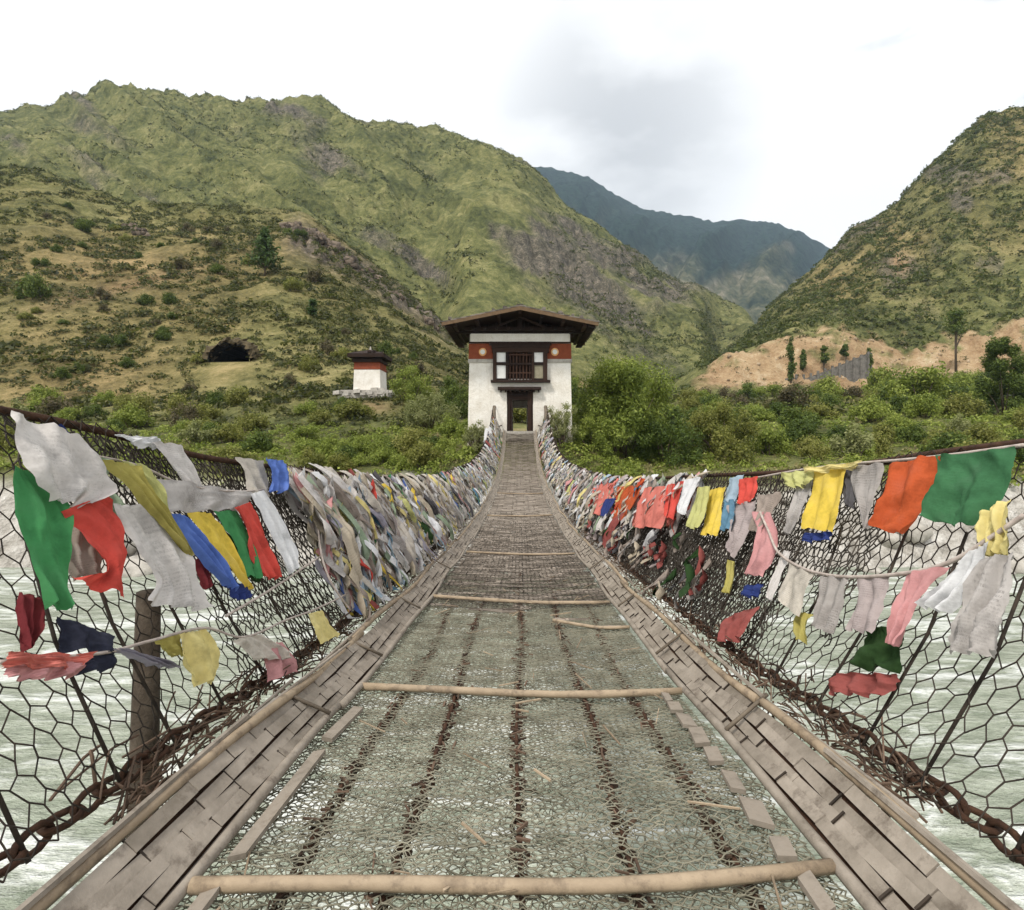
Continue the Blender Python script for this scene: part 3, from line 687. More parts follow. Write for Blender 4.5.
# red band round the building, two discs
mb = MB(); z0, z1 = gz(359), gz(343.5); p = .05
for s in (-1, 1):
    mb = MB()
    mb.box(s*1.72 if s > 0 else -W-p, W+p if s > 0 else -1.65, GY0-p, GY0+.02, z0, z1, fn=bat)
    mb.box(s*W+(.0 if s > 0 else -p), s*W+(p if s > 0 else .0), GY0+.02, GY1, z0, z1, fn=bat)
    band_o = gpart(mb, 'painted_band', M['red_band'])
mb = MB(); z2 = gz(362.5)
for s in (-1, 1): mb.box(1.72 if s > 0 else -W-p-.03, W+p+.03 if s > 0 else -1.65, GY0-p-.03, GY0+.02, z2, z0-.003, fn=bat)
for s in (-1, 1): mb.box(s*W+(.0 if s > 0 else -p-.03), s*W+(p+.03 if s > 0 else .0), GY0+.02, GY1, z2, z0-.003, fn=bat)
gpart(mb, 'band_moulding', M['stone'])
for px in (482, 556.5):
    mb = MB(); c = gx(px); zc_ = gz(352)
    for r, y, k in ((.24, GY0-p-.05, 0), (.15, GY0-p-.075, 1)):
        cc = Vector((c, y+.02, zc_)); n = 20
        ring = [bat(c+r*math.cos(6.283*i/n), y, zc_+r*math.sin(6.283*i/n)) for i in range(n)]
        back = [(x, yy+.08, z) for x, yy, z in ring]
        mb.add(ring+back, [tuple(range(n-1, -1, -1))] + [(i, (i+1) % n, n+(i+1) % n, n+i) for i in range(n)], k)
    d = gpart(mb, 'disc', [M['disc'], M['white_panel']], band_o)
# cornice: pale course under the attic, then dark timber string
mb = MB(); mb.box(-2.97, 2.97, GY0-.12, GY1+.1, gz(342), gz(334)); gpart(mb, 'cornice', M['whitewash'])
mb = MB()
mb.box(-1.85, 1.9, GY0-.16, GY0-.02, gz(345.5), gz(342)-.003)
mb.box(-3.1, -1.86, GY0-.10, GY0-.02, gz(343.4), gz(342)-.003); mb.box(1.91, 3.1, GY0-.10, GY0-.02, gz(343.4), gz(342)-.003)
gpart(mb, 'string_course', M['dark_wood'])
# window bay
win = MB(); f0 = GY0-.30
X0, X1, Z0, Z1 = -1.66, 1.73, gz(380.5), gz(346)
win.box(X0-.1, X1+.1, f0-.06, GY0+.1, Z0-.14, Z0); win.box(X0-.06, X1+.06, f0-.04, GY0+.1, Z1-.16, Z1)
win.box(X0-.02, X1+.02, f0+.0, GY0+.1, Z1-.42, Z1-.163)
zm = gz(364.2)
xs = [gx(493.6), gx(497.3), gx(506.3), gx(509.0), gx(532.0), gx(534.6), gx(543.4), gx(547.6)]
for a, b in ((0, 1), (2, 3), (4, 5), (6, 7)): win.box(xs[a], xs[b], f0, GY0+.1, Z0, Z1-.42)
for a, b in ((1, 2), (5, 6)): win.box(xs[a], xs[b], f0+.02, GY0+.1, zm-.09, zm+.09); win.box(xs[a], xs[b], f0+.03, GY0+.1, Z0, Z0+.1)
win.box(xs[3], xs[4], f0+.01, f0+.2, zm-.07, zm+.05)
win_o = gpart(win, 'window', M['dark_wood'])
for (a, b, q0, q1, mt) in ((1, 2, zm+.09, Z1-.42, 'white_panel'), (1, 2, Z0+.1, zm-.09, 'white_panel'), (5, 6, zm+.09, Z1-.42, 'white_panel'), (5, 6, Z0+.1, zm-.09, 'grey_panel')):
    mb = MB(); mb.box(xs[a]+.002, xs[b]-.002, f0+.09, GY0+.08, q0+.002, q1-.002); gpart(mb, 'infill_panel', M[mt], win_o)
mb = MB()
for i in range(7):
    x = xs[3] + (xs[4]-xs[3])*(i+.5)/7; mb.tube([(x, f0+.1, Z0), (x, f0+.1, Z1-.4)], .042, 6)
mb.box(xs[3], xs[4], f0+.07, f0+.13, zm+.5, zm+.58); mb.box(xs[3], xs[4], f0+.07, f0+.13, Z0+.4, Z0+.48)
gpart(mb, 'lattice', M['red_wood'], win_o)
mb = MB(); mb.box(xs[3], xs[4], GY0+.12, GY0+.2, Z0, Z1-.4); gpart(mb, 'dark_room_backing', M['dark_wood'], win_o)  # dark panel standing in for the unlit room behind the lattice
# doorway: deep dark frame, open passage behind, lintel
mb = MB()
for s in (-1, 1):
    mb.box(s*.80 if s < 0 else .47, -.47 if s < 0 else .80, GY0+.02, GY0+.42, .545, DZ1-.003); mb.box(s*.68 if s < 0 else .60, -.60 if s < 0 else .68, GY0-.05, GY0+.02, .545, DZ1)
mb.box(-.47, .47, GY0+.04, GY0+.40, gz(400), DZ1-.003)
for k in range(5): mb.box(-.47, .47, GY0+.0, GY0+.04, gz(400)+.1*k+.02, gz(400)+.1*k+.09)
door = gpart(mb, 'door_frame', M['dark_wood'])
mb = MB(); mb.box(gx(498.5), gx(541.5), GY0-.40, GY0-.003, gz(390.2), gz(387.4)); 
for i in range(9): x = -1.15+i*.285; mb.box(x-.05, x+.05, GY0-.32, GY0-.003, gz(392.4), gz(390.2)-.003)
gpart(mb, 'lintel', M['dark_wood'])
for s in (-1, 1):
    mb = MB(); mb.box(s*.74-.03, s*.74+.03, GY0+.6, GY0+1.4, .56, 2.6); gpart(mb, 'door_leaf', M['red_wood'])
# attic: dark gable boarding set back, tie beams, purlins, king post
RX = 4.46; RY0, RY1 = 31.0, 37.5
SR = F/RY0; ez = (HY-322)/SR; az = (HY-305.5)/SR
def roofz(x): return az - (az-ez)*abs(x)/RX
mb = MB()
n = 24
for i in range(n):
    x0 = -3.3 + 6.6*i/n; x1 = x0 + 6.6/n - .02; mb.box(x0, x1, GY0+.5, GY0+.56, zt-.1, min(roofz(x0), roofz(x1))-.06)
gpart(mb, 'gable_boarding', M['dark_wood'])
mb = MB()
for x in (-3.75, -2.5, -1.25, 0, 1.25, 2.5, 3.75): z = roofz(x) - .16; mb.box(x-.09, x+.09, RY0+.25, RY1-.2, z-.2, z)
mb.box(-3.3, 3.3, GY0-.5, GY0-.3, zt+.12, zt+.30); mb.box(-3.9, 3.9, GY0-.1, GY0+.1, zt+.02, zt+.22)
for i in range(9): x = -2.8+i*.7; mb.box(x-.08, x+.08, GY0-.85, GY0-.51, zt+.14, zt+.28)
mb.box(-.09, .09, GY0-.46, GY0-.34, zt+.30, roofz(0)-.36)
for s in (-1, 1): mb.obox((s*.75, GY0-.4, zt+.62), (.72, 0, -s*.30), (0, .05, 0), (.02, 0, .06))
gpart(mb, 'roof_beam', M['dark_wood'])
roof = MB()
for s in (-1, 1):
    nrow = 16; ny = 14
    # under-boards
    roof.add([(0, RY0+.12, az-.10), (s*(RX-.1), RY0+.12, ez-.08), (s*(RX-.1), RY1-.1, ez-.08), (0, RY1-.1, az-.10), (0, RY0+.12, az-.16), (s*(RX-.1), RY0+.12, ez-.14), (s*(RX-.1), RY1-.1, ez-.14), (0, RY1-.1, az-.16)],
             [(0,1,2,3), (4,7,6,5), (0,4,5,1), (1,5,6,2), (2,6,7,3)], 1)
    for r in range(nrow):
        for q in range(ny):
            a = (r+.0)/nrow; b = (r+1.22)/nrow; y0 = RY0 + (RY1-RY0)*q/ny + random.uniform(-.02, .02); y1 = y0 + (RY1-RY0)/ny*.97
            if b > 1: b = 1.015+random.uniform(0, .012)
            za, zb_ = roofz(a*RX)+.02+random.uniform(0, .02), roofz(min(b, 1)*RX)+.055+random.uniform(0, .02)
            x0, x1 = s*a*RX, s*b*RX
            roof.add([(x0, y0, za), (x1, y0, zb_), (x1, y1, zb_), (x0, y1, za), (x0, y0, za-.06), (x1, y0, zb_-.06), (x1, y1, zb_-.06), (x0, y1, za-.06)],
                     [(0,1,2,3), (4,7,6,5), (0,4,5,1), (1,5,6,2), (2,6,7,3), (3,7,4,0)], 0)
for k in range(20):
    s = random.choice((-1, 1)); x = s*random.uniform(.3, 4.3); y = random.choice((RY0+.15, random.uniform(RY0, RY1))); r = random.uniform(.05, .1)
    roof.obox((x, y, roofz(x)+.10+r*.5), (r, .2*r, 0), (-.2*r, r*1.2, 0), (0, 0, r*.7), 0)
roof.box(-.2, .2, RY0+.05, RY1, az+.06, az+.10, 0)
roof_o = gpart(roof, 'roof', [M['shingle'], M['dark_wood']])
mb = MB()
for s in (-1, 1):
    for yy in (RY0, RY1-.1):
        mb = MB(); mb.add([(s*.0, yy, az-.03), (s*(RX+.02), yy, ez-.02), (s*(RX+.02), yy+.1, ez-.02), (s*.0, yy+.1, az-.03), (s*.0, yy, az-.24), (s*(RX+.02), yy, ez-.21), (s*(RX+.02), yy+.1, ez-.21), (s*.0, yy+.1, az-.24)],
               [(0,1,2,3), (4,7,6,5), (0,4,5,1), (1,5,6,2), (2,6,7,3)])
        gpart(mb, 'barge_board', M['mid_wood'], roof_o)
mb = MB()
for s in (-1, 1):
    for i in range(34): y = RY0+.2+i*.21; mb.box(s*(RX-.55) if s > 0 else -(RX-.14), (RX-.14) if s > 0 else -(RX-.55), y, y+.08, ez-.26, ez-.145)
gpart(mb, 'rafter', M['dark_wood'], roof_o)

# stone apron before the door
# ------------------------------------------------------------------ small shrine
SY = 62.0; sx = (370.5-CX)/F*SY; sz = (HY-390.5)/F*SY; q = SY/F
shr = empty('shrine', (sx, SY, sz), 'small white square shrine with red band and dark flat roof on the left slope', 'shrine')
def sp(mb, name, mt, par=None): return mb.build(name, mt, par or shr)
mb = MB(); mb.box(-13.2*q, 13.2*q, -1.5, 1.5, -.6, 19.5*q, fn=lambda x, y, z: (x*(1-.02*z), y*(1-.02*z), z)); sp(mb, 'wall', M['whitewash'])
mb = MB(); mb.box(-13*q, 13*q, -1.48, 1.48, 19.5*q+.003, 21.5*q); mb.box(-12.6*q, 12.6*q, -1.44, 1.44, 21.5*q+.003, 26.5*q); sp(mb, 'painted_band', M['red_band'])
mb = MB(); mb.box(-14*q, 14*q, -1.6, 1.6, 26.5*q+.003, 29.5*q); sp(mb, 'cornice', M['dark_wood'])
mb = MB(); hx, hy = 17.5*q, 2.05
mb.add([(-hx, -hy, 31*q), (hx, -hy, 31*q), (hx, hy, 31*q), (-hx, hy, 31*q), (-hx, -hy, 34.5*q), (hx, -hy, 34.5*q), (hx, hy, 34.5*q), (-hx, hy, 34.5*q), (0, 0, 41*q)],
       [(3,2,1,0), (0,1,5,4), (1,2,6,5), (2,3,7,6), (3,0,4,7), (4,5,8), (5,6,8), (6,7,8), (7,4,8)])
mb.box(-1.4, 1.4, -1.4, 1.4, 29.5*q+.003, 31*q-.003)
for k in range(16): mb.obox((random.uniform(-1.7, 1.7), random.uniform(-1.9, .5), 36*q+random.uniform(0, .1)), (.15, .03, 0), (-.03, .12, 0), (0, 0, .09))
ro = sp(mb, 'roof', M['dark_wood'])
mb = MB(); mb.tube([(0, 0, 40.5*q), (0, 0, 44*q)], [.14, .05], 8); mb.build('finial', M['stone'], ro)
mb = MB()
for k in range(46):
    x = random.uniform(-27, 27)*q; y = random.uniform(-2.4, 2.2); r = random.uniform(.18, .42); zz = random.uniform(-8, 1)*q - abs(x)*.08
    mb.obox((x, y-.3, zz), (r, r*random.uniform(-.3, .3), .1*r), (r*random.uniform(-.3, .3), r*.8, 0), (0, .1*r, r*.6))
mb.box(-24*q, 22*q, -2.1, 2.2, -9*q, -1*q)
sp(mb, 'plinth', M['stone'])

# ------------------------------------------------------------------ cave mouth
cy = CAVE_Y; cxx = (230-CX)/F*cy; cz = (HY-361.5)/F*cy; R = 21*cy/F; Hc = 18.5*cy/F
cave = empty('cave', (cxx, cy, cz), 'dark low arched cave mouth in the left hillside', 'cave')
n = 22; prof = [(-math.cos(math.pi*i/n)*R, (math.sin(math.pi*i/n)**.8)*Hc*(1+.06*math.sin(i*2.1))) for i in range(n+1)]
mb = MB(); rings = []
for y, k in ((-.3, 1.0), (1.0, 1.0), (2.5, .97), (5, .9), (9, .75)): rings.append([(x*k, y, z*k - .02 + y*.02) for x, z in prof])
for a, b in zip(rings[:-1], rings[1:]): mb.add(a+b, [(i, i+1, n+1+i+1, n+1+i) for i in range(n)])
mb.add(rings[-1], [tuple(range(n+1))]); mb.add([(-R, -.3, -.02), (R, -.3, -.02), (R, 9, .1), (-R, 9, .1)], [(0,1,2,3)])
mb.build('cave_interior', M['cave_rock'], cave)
mb = MB()
for i in range(n+1):
    x, z = prof[i]; nx, nz_ = x/R, z/Hc
    for k in range(5):
        r = random.uniform(.12, .34); mb.obox((x+nx*(r*.7+random.uniform(0, .3)), random.uniform(-.25, 2.8), z+nz_*r*.8+random.uniform(-.1, .25)), (r, random.uniform(-.2, .2), random.uniform(-.2, .2)), (random.uniform(-.2, .2), r, .1), (random.uniform(-.15, .15), .1, r*.75))
mb.build('rock_rim', M['lip_rock'], cave)

# ------------------------------------------------------------------ retaining wall by the road cut
Yw = at_v(830, 376, 95, 166)
def wpt(px, v): return ((px-CX)/F*Yw, Yw, (HY-v)/F*Yw)
rw = empty('retaining_wall', wpt(790, 380), 'grey stepped retaining wall with posts climbing along the orange road cut', 'wall')
o0 = Vector(rw.location); mb = MB(); N_ = 24
for i in range(N_):
    p0, p1 = 786+88*i/N_, 786+88*(i+1)/N_ - .25
    vt = 377 - 26*(max(0, i-5)/(N_-6))**1.1; vb = 383 - 7*i/N_
    a = Vector(wpt(p0, vb))-o0; b = Vector(wpt(p1, vt))-o0
    mb.box(a.x, b.x, -.5+i*.05, .8+i*.05, a.z-1.5, b.z-.4)
mb.build('wall', M['concrete'], rw)
for i in range(12):
    p0 = 788+7.4*i; t = max(0, i/12-.2)/.8; vt = 374.5 - 26*t**1.1; vb = 384-7*i/12
    a = Vector(wpt(p0, vb))-o0; b = Vector(wpt(p0, vt))-o0
    mb = MB(); mb.box(a.x-.3, a.x+.3, -.8+i*.1, -.45+i*.1, a.z-1, b.z); mb.build('buttress', M['concrete'], rw)

# ------------------------------------------------------------------ boulders on the far bank
def boulder(px, Y, r, seed):
    rng = np.random.default_rng(seed); X = (px-CX)/F*Y; z = float(ground(X, Y)); z = max(z, -6.6)
    nu, nv = 12, 8; V = []
    for j in range(nv+1):
        for i in range(nu):
            th = math.pi*j/nv; ph = 2*math.pi*i/nu; d = np.array([math.sin(th)*math.cos(ph), math.sin(th)*math.sin(ph), math.cos(th)])
            k = 1 + .9*float(fbm(np.array(d[0]*1.3+seed), np.array(d[1]*1.3+d[2]*1.7), 3)); V.append(d*r*k*np.array([1.25, 1, .72]))
    Fc = [(j*nu+i, (j+1)*nu+i, (j+1)*nu+(i+1) % nu, j*nu+(i+1) % nu) for j in range(nv) for i in range(nu)]
    o = mesh_np('boulder', np.array(V), np.array(Fc), M['stone'], smooth=False); o.location = (X, Y, z+r*.2); o.rotation_euler = (0, 0, rng.uniform(0, 6))
    tag(o, f'pale river boulder on the far gravel shore, seen through the {"left" if px < 520 else "right"} netting', 'boulder', f'boulders on the far shore behind the {"left" if px < 520 else "right"} netting')
for k in range(34): 
    side = k % 2; px = random.uniform(40, 430) if side else random.uniform(600, 1010)
    boulder(px, random.uniform(26.0, 30.6), random.uniform(.3, 1.0), 40+k)

def rocks(name, pts, mat, par=None, seed=1):
    rng = np.random.default_rng(seed); base = np.array([(x, y, z) for z in (-1, 1) for y in (-1, 1) for x in (-1, 1)], float)
    FQ = np.array([(0,2,3,1),(4,5,7,6),(0,1,5,4),(2,6,7,3),(0,4,6,2),(1,3,7,5)]); V = []; Fc = []
    for (x, y, z, r) in pts:
        A, _ = np.linalg.qr(rng.normal(size=(3, 3))); B = base*rng.uniform(.55, 1.15, (8, 3))*np.array([r, r*rng.uniform(.6, 1), r*rng.uniform(.5, .9)])
        Fc.append(FQ + 8*len(V)); V.append(B @ A.T + np.array([x, y, z]))
    return mesh_np(name, np.vstack(V), np.vstack(Fc), mat, par)
rng = np.random.default_rng(77); pts = []
for k in range(420):
    px = rng.uniform(700, 1100); Y = rng.uniform(141, 169); X = (px-CX)/F*Y; pts.append((X, Y, float(ground(X, Y))+.05, .12 + .5*rng.random()**4))
M['rubble'] = rough_mat('pale_rubble', (.18,.13,.08), (.44,.34,.23), .6, .95, .5, .1, island=.5)
tag(rocks('rubble', pts, M['rubble'], seed=2), kind='stuff')
M['outcrop'] = rough_mat('outcrop_rock', (.045,.036,.028), (.20,.155,.115), .35, .95, .8, .3, island=.35)
for k, (px, v, w) in enumerate([(300, 232, 4.2), (316, 238, 5.0), (330, 246, 4.6), (352, 262, 3.8), (372, 276, 3.4), (396, 296, 3.0), (128, 228, 3.0), (140, 232, 2.4), (430, 322, 2.6)]):
    Yo = at_v(px, v, 95, 189); X = (px-CX)/F*Yo; pts = []
    for j in range(26): dx = rng.normal()*w*.42; dy = rng.normal()*w*.28; pts.append((dx, dy, float(ground(X+dx, Yo+dy)) - float(ground(X, Yo)) + rng.uniform(-.3, .5), w*rng.uniform(.17, .36)))
    o = rocks('rock_outcrop', pts, M['outcrop'], seed=300+k); o.location = (X, Yo, float(ground(X, Yo)))
    tag(o, 'brown rock outcrop along the crest of the near left slope, right of the lone pine' if px > 290 else 'small brown rock outcrop high on the left slope, left of the lone pine', 'rock', 'rock outcrops right of the lone pine' if px > 290 else 'rock outcrops left of the lone pine')

# ------------------------------------------------------------------ the footbridge
bridge = empty('footbridge', (0, 0, 0), 'long sagging iron-chain footbridge with net sides and bamboo mat floor', 'bridge')
def prisms(A, B, r, k=3):
    A = np.asarray(A, float); B = np.asarray(B, float); T = B-A; T /= np.linalg.norm(T, axis=1)[:, None]+1e-9
    ref = np.where(np.abs(T[:, 2:3]) > .9, np.array([[1., 0, 0]]), np.array([[0, 0, 1.]])); U = np.cross(T, ref); U /= np.linalg.norm(U, axis=1)[:, None]; Wv = np.cross(T, U)
    r = np.broadcast_to(np.asarray(r, float), (len(A),))[:, None]
    P = []
    for E, e in ((A, -1), (B, 1)):
        for j in range(k): a = 6.2832*j/k; P.append(E + e*T*r*.5 + r*(math.cos(a)*U + math.sin(a)*Wv))
    V = np.stack(P, 1).reshape(-1, 3); n = len(A); base = np.arange(n)[:, None]*2*k
    Fc = np.concatenate([np.stack([base[:, 0]+j, base[:, 0]+(j+1) % k, base[:, 0]+k+(j+1) % k, base[:, 0]+k+j], 1) for j in range(k)])
    return V, Fc
def hexnet(nu, nv, fn, jit, rng, sag=.0):
    """zig-zag rows joined by short links, the way twisted-wire netting runs"""
    I, J = np.meshgrid(np.arange(nu), np.arange(nv), indexing='ij')
    ph = ((I + J) % 2)*2 - 1
    u = I*.5 + jit*rng.normal(size=I.shape); v = J + ph*.20 + jit*rng.normal(size=I.shape)
    Pt = fn(u, v)
    A = [Pt[:-1].reshape(-1, 3)]; B = [Pt[1:].reshape(-1, 3)]
    up = (ph[:, :-1] > 0)
    A.append(Pt[:, :-1][up]); B.append(Pt[:, 1:][up])
    return np.vstack(A), np.vstack(B)
rng = np.random.default_rng(21)
for sg in (-1, 1):
    cell = .064; L0, L1 = -2.0, 32.2; rows = 18
    def fn(u, v, sg=sg, off=0.0):
        d = L0 + u*cell; s = v/(rows-1)
        bulge = .06*np.sin(np.clip(s, 0, 1)*math.pi) + .14*fbm(d*1.1+3*sg, s*2.4, 3)
        P = net_pt(sg, d, s, -bulge+off); P[..., 2] += .05*fbm(d*1.9, s*4+7, 3); P[..., 1] += .05*fbm(d*1.7+4, s*4, 3); return P
    A, B = hexnet(int((L1-L0)/cell*2), rows, fn, .075, rng)
    V, Fc = prisms(A, B, np.interp(A[:, 1], [1, 4, 10], [.0023, .0028, .0038]))
    mesh_np('side_net', V, Fc, M['wire'], bridge)
    # older layer of netting lapped over the first, further along
    L0b = 3.4 if sg > 0 else 3.0
    def fn2(u, v, sg=sg):
        d = L0b + u*.075; s = v/15
        return net_pt(sg, d, s, -.07 - .05*np.sin(np.clip(s, 0, 1)*math.pi) + .06*fbm(d, s*3, 2))
    A, B = hexnet(int((26-L0b)/.075*2), 16, fn2, .10, rng)
    V, Fc = prisms(A, B, .0046); mesh_np('lapped_net', V, Fc, M['wire'], bridge)
    # torn finer netting bunched against the fence
    for (da, db, sa, sb, cl_, off_) in (((2.2, 9.5, .02, .95, .040, -.03), (2.9, 8.5, .0, .7, .045, -.12), (3.6, 9.5, .05, .8, .05, -.18)) if sg > 0 else ((1.7, 4.2, .60, 1.0, .036, -.03), (1.75, 4.2, .62, .98, .042, -.10), (2.4, 6.0, .0, .6, .05, -.10))):
        nr_ = int((sb-sa)*1.15/cl_)
        def fn3(u, v, sg=sg):
            d = da + u*cl_; s = sa + (sb-sa)*v/nr_ + .05*fbm(d*2, d*0+3, 2)
            return net_pt(sg, d, s, off_ + .10*fbm(d*1.5, s*5+2, 3))
        A, B = hexnet(int((db-da)/cl_*2), nr_+1, fn3, .16, rng)
        keep = fbm(A[:, 1]*1.7+sg*9, A[:, 2]*2.5, 3) > -.16
        V, Fc = prisms(A[keep], B[keep], .0034); mesh_np('torn_net', V, Fc, M['old_net'], bridge)
    # cables and chains
    ds = np.linspace(-3.2, 32.6, 150)
    mb = MB(); mb.tube([tuple(p) for p in net_pt(sg, ds, np.ones(150), -.01)], .016, 6); mb.build('hand_cable', M['rust'], bridge, True)
    def chain(name, path, pitch, r, parent):
        """links alternately flat and upright along a path function of d"""
        V = []; Fc = []; d = -3.0; k = 0
        while d < path[1]:
            p = np.array(path[0](d)); p2 = np.array(path[0](d+pitch)); t = Vector(p2-p).normalized()
            side = Vector((0, 0, 1)).cross(t).normalized() if k % 2 else Vector((0, 0, 1)); side = (side - t*side.dot(t)).normalized(); nrm = t.cross(side)
            c = Vector((p+p2)/2); n1, n2 = 10, 5; b = len(V)
            for i in range(n1):
                a = 6.2832*i/n1; ctr = c + t*math.cos(a)*pitch*.62 + side*math.sin(a)*pitch*.36; rad = (t*math.cos(a)+side*math.sin(a)).normalized()
                for j in range(n2): e = 6.2832*j/n2; V.append(ctr + r*(math.cos(e)*rad + math.sin(e)*nrm))
            for i in range(n1):
                for j in range(n2): Fc.append((b+i*n2+j, b+i*n2+(j+1) % n2, b+((i+1) % n1)*n2+(j+1) % n2, b+((i+1) % n1)*n2+j))
            d += pitch; k += 1
        return mesh_np(name, np.array(V), np.array(Fc), M['rust'], parent)
    chain('base_chain', (lambda d, sg=sg: net_pt(sg, d, -.02, -.05), 31.5), .085, .0095, bridge)
        # litter of twigs and rag caught along the base chain
    mb = MB()
    for k in range(260):
        d = random.uniform(1.5, 12); p = Vector(net_pt(sg, d, random.uniform(-.12, .05), random.uniform(-.12, .02))); 
        q = Vector((random.uniform(-.06, .06), random.uniform(-.16, .16), random.uniform(-.04, .06))); mb.tube([p-q, p+q*.3+Vector((0,0,.015)), p+q], random.uniform(.002, .0052), 4)
    for k in range(900):
        d = 1.5 + 13*random.random()**1.4; t = random.random(); p = Vector((sg*(.99 + .16*t), d, float(deck(d)) + .10 + .05*t + random.uniform(-.03, .02)))
        q = Vector((random.uniform(-.05, .05), random.uniform(-.10, .10), random.uniform(-.03, .03))); mb.tube([p-q, p+q*.2+Vector((0,0,.012)), p+q], random.uniform(.0015, .0045), 4)
    mb.build('caught_twigs', M['litter'], bridge)
    # rods tying base chain to the upper cable
    rods = sorted([.55, .9, 1.25, 1.55, 1.80, 2.10, 2.45, 2.85, 3.3, 3.8, 4.4] + list(np.linspace(5.1, 31.6, 33)))
    for d in rods:
        top = .70 if d < 3 else 1.0; mb = MB(); lean = random.uniform(-.08, .1)
        mb.tube([tuple(net_pt(sg, d, -.04, -.03)), tuple(net_pt(sg, d+lean*.5, top*.5, -.075)), tuple(net_pt(sg, d+lean, top, -.05 if top < 1 else -.02))], .0055, 6)
        mb.build('tie_rod', M['wire'], bridge, True)

# deck: floor chains, wire netting near, bamboo mat beyond
for x in (-.60, -.34, .0, .31, .58):
    chain('floor_chain', (lambda d, x=x: np.array([x+.015*math.sin(d*2+x*9), d, deck(d)-.05+.01*math.sin(d*3.1)]), 6.4), .062, .0085, bridge)
for (cell, lift, r, jt, L0) in ((.036, 0, .0022, .12, -3.0), (.047, -.012, .0024, .2, -3.0), (.023, -.02, .0018, .22, .3)):
    cols_ = int(1.66/(cell*.9)); L1 = 6.3
    def fn(u, v, cell=cell, lift=lift):
        d = L0 + u*cell; x = -.83 + v*cell*.9
        return np.stack([x, d, deck(d) + lift + .035*fbm(x*3+2, d*2.2, 3) + .03*fbm(x*4, d*9+5, 3) - .03*np.sin((x/.81+1)*1.5708)], -1)
    A, B = hexnet(int((L1-L0)/cell*2), cols_, fn, jt, rng)
    V, Fc = prisms(A, B, r); mesh_np('floor_net', V, Fc, M['net_wire'], bridge)
L0, L1, cell = 4.6, 15.0, .05
def fn4(u, v): d = L0 + u*cell; x = -.82 + v*cell*.9; return np.stack([x, d, deck(d) + .022 - .03*np.sin((x/.81+1)*1.5708) + .02*fbm(x*3, d*3, 3)], -1)
A, B = hexnet(int((L1-L0)/cell*2), 37, fn4, .16, rng); keep = rng.random(len(A)) > (A[:, 1]-4.6)/9.5; V, Fc = prisms(A[keep], B[keep], .0021); mesh_np('floor_net', V, Fc, M['old_net'], bridge)
mb = MB()
d = 4.0
while d < 32.4:
    w = random.uniform(.028, .05)*(1 if d < 12 else 1.5); e0 = -.80 + random.uniform(-.03, .05); e1 = .80 + random.uniform(-.05, .03); ph = random.uniform(0, 6)
    tilt = random.uniform(-.035, .035); nseg = 5; P = []
    if d < 6.6:
        q_ = (d-4.0)/2.6
        if random.random() > q_**1.2 + .05: d += w*.8; continue
        if random.random() > q_: e0 = random.uniform(-.8, .6); e1 = min(.8, e0 + random.uniform(.15, .9)*(.4+q_))
    for i in range(nseg+1):
        x = e0 + (e1-e0)*i/nseg; zz = float(deck(d)) - .03*math.sin((x/.81+1)*1.5708) + .010*math.sin(x*7+ph) + random.uniform(0, .006); P.append((x, d + tilt*x, zz))
    for i in range(nseg):
        a, b = P[i], P[i+1]; t = .007
        mb.add([(a[0], a[1], a[2]), (b[0], b[1], b[2]), (b[0], b[1]+w, b[2]+.004), (a[0], a[1]+w, a[2]+.004), (a[0], a[1], a[2]-t), (b[0], b[1], b[2]-t), (b[0], b[1]+w, b[2]-t), (a[0], a[1]+w, a[2]-t)],
               [(0,1,2,3), (4,7,6,5), (0,4,5,1), (2,6,7,3)])
    d += w + random.uniform(.002, .014)
mb.build('floor_mat', M['mat'], bridge)
# warp strips woven along the mat
mb = MB()
for x in np.arange(-.72, .75, .12):
    x = x + random.uniform(-.03, .03); d = 5.3+random.uniform(0, .6)
    while d < 32:
        ln = random.uniform(.05, .22)
        if random.random() < .55:
            z0 = float(deck(d)) + .012 - .03*math.sin((x/.81+1)*1.5708); z1 = float(deck(d+ln)) + .012 - .03*math.sin((x/.81+1)*1.5708)
            mb.tube([(x, d, z0), (x+random.uniform(-.02, .02), d+ln, z1)], .006, 4)
        d += ln + random.uniform(.05, .25)
tag(mb.build('mat_lacing', M['wire'], bridge), kind='stuff')
# dust, leaves and broken straw lodged over the floor chains
mb = MB()
for k in range(1000):
    x0_ = random.choice((-.60, -.34, .0, .31, .58)); d = random.uniform(-.3, 6.4); x = x0_+.015*math.sin(d*2+x0_*9) + random.gauss(0, .022); a = random.uniform(0, 3.14); l = random.uniform(.008, .03)
    z = float(deck(d)) - .02 + random.uniform(-.03, .008); mb.tube([(x-l*math.cos(a), d-l*math.sin(a), z), (x+l*math.cos(a), d+l*math.sin(a), z+random.uniform(-.01, .01))], random.uniform(.002, .006), 4)
tag(mb.build('floor_litter', M['litter'], bridge), kind='stuff')
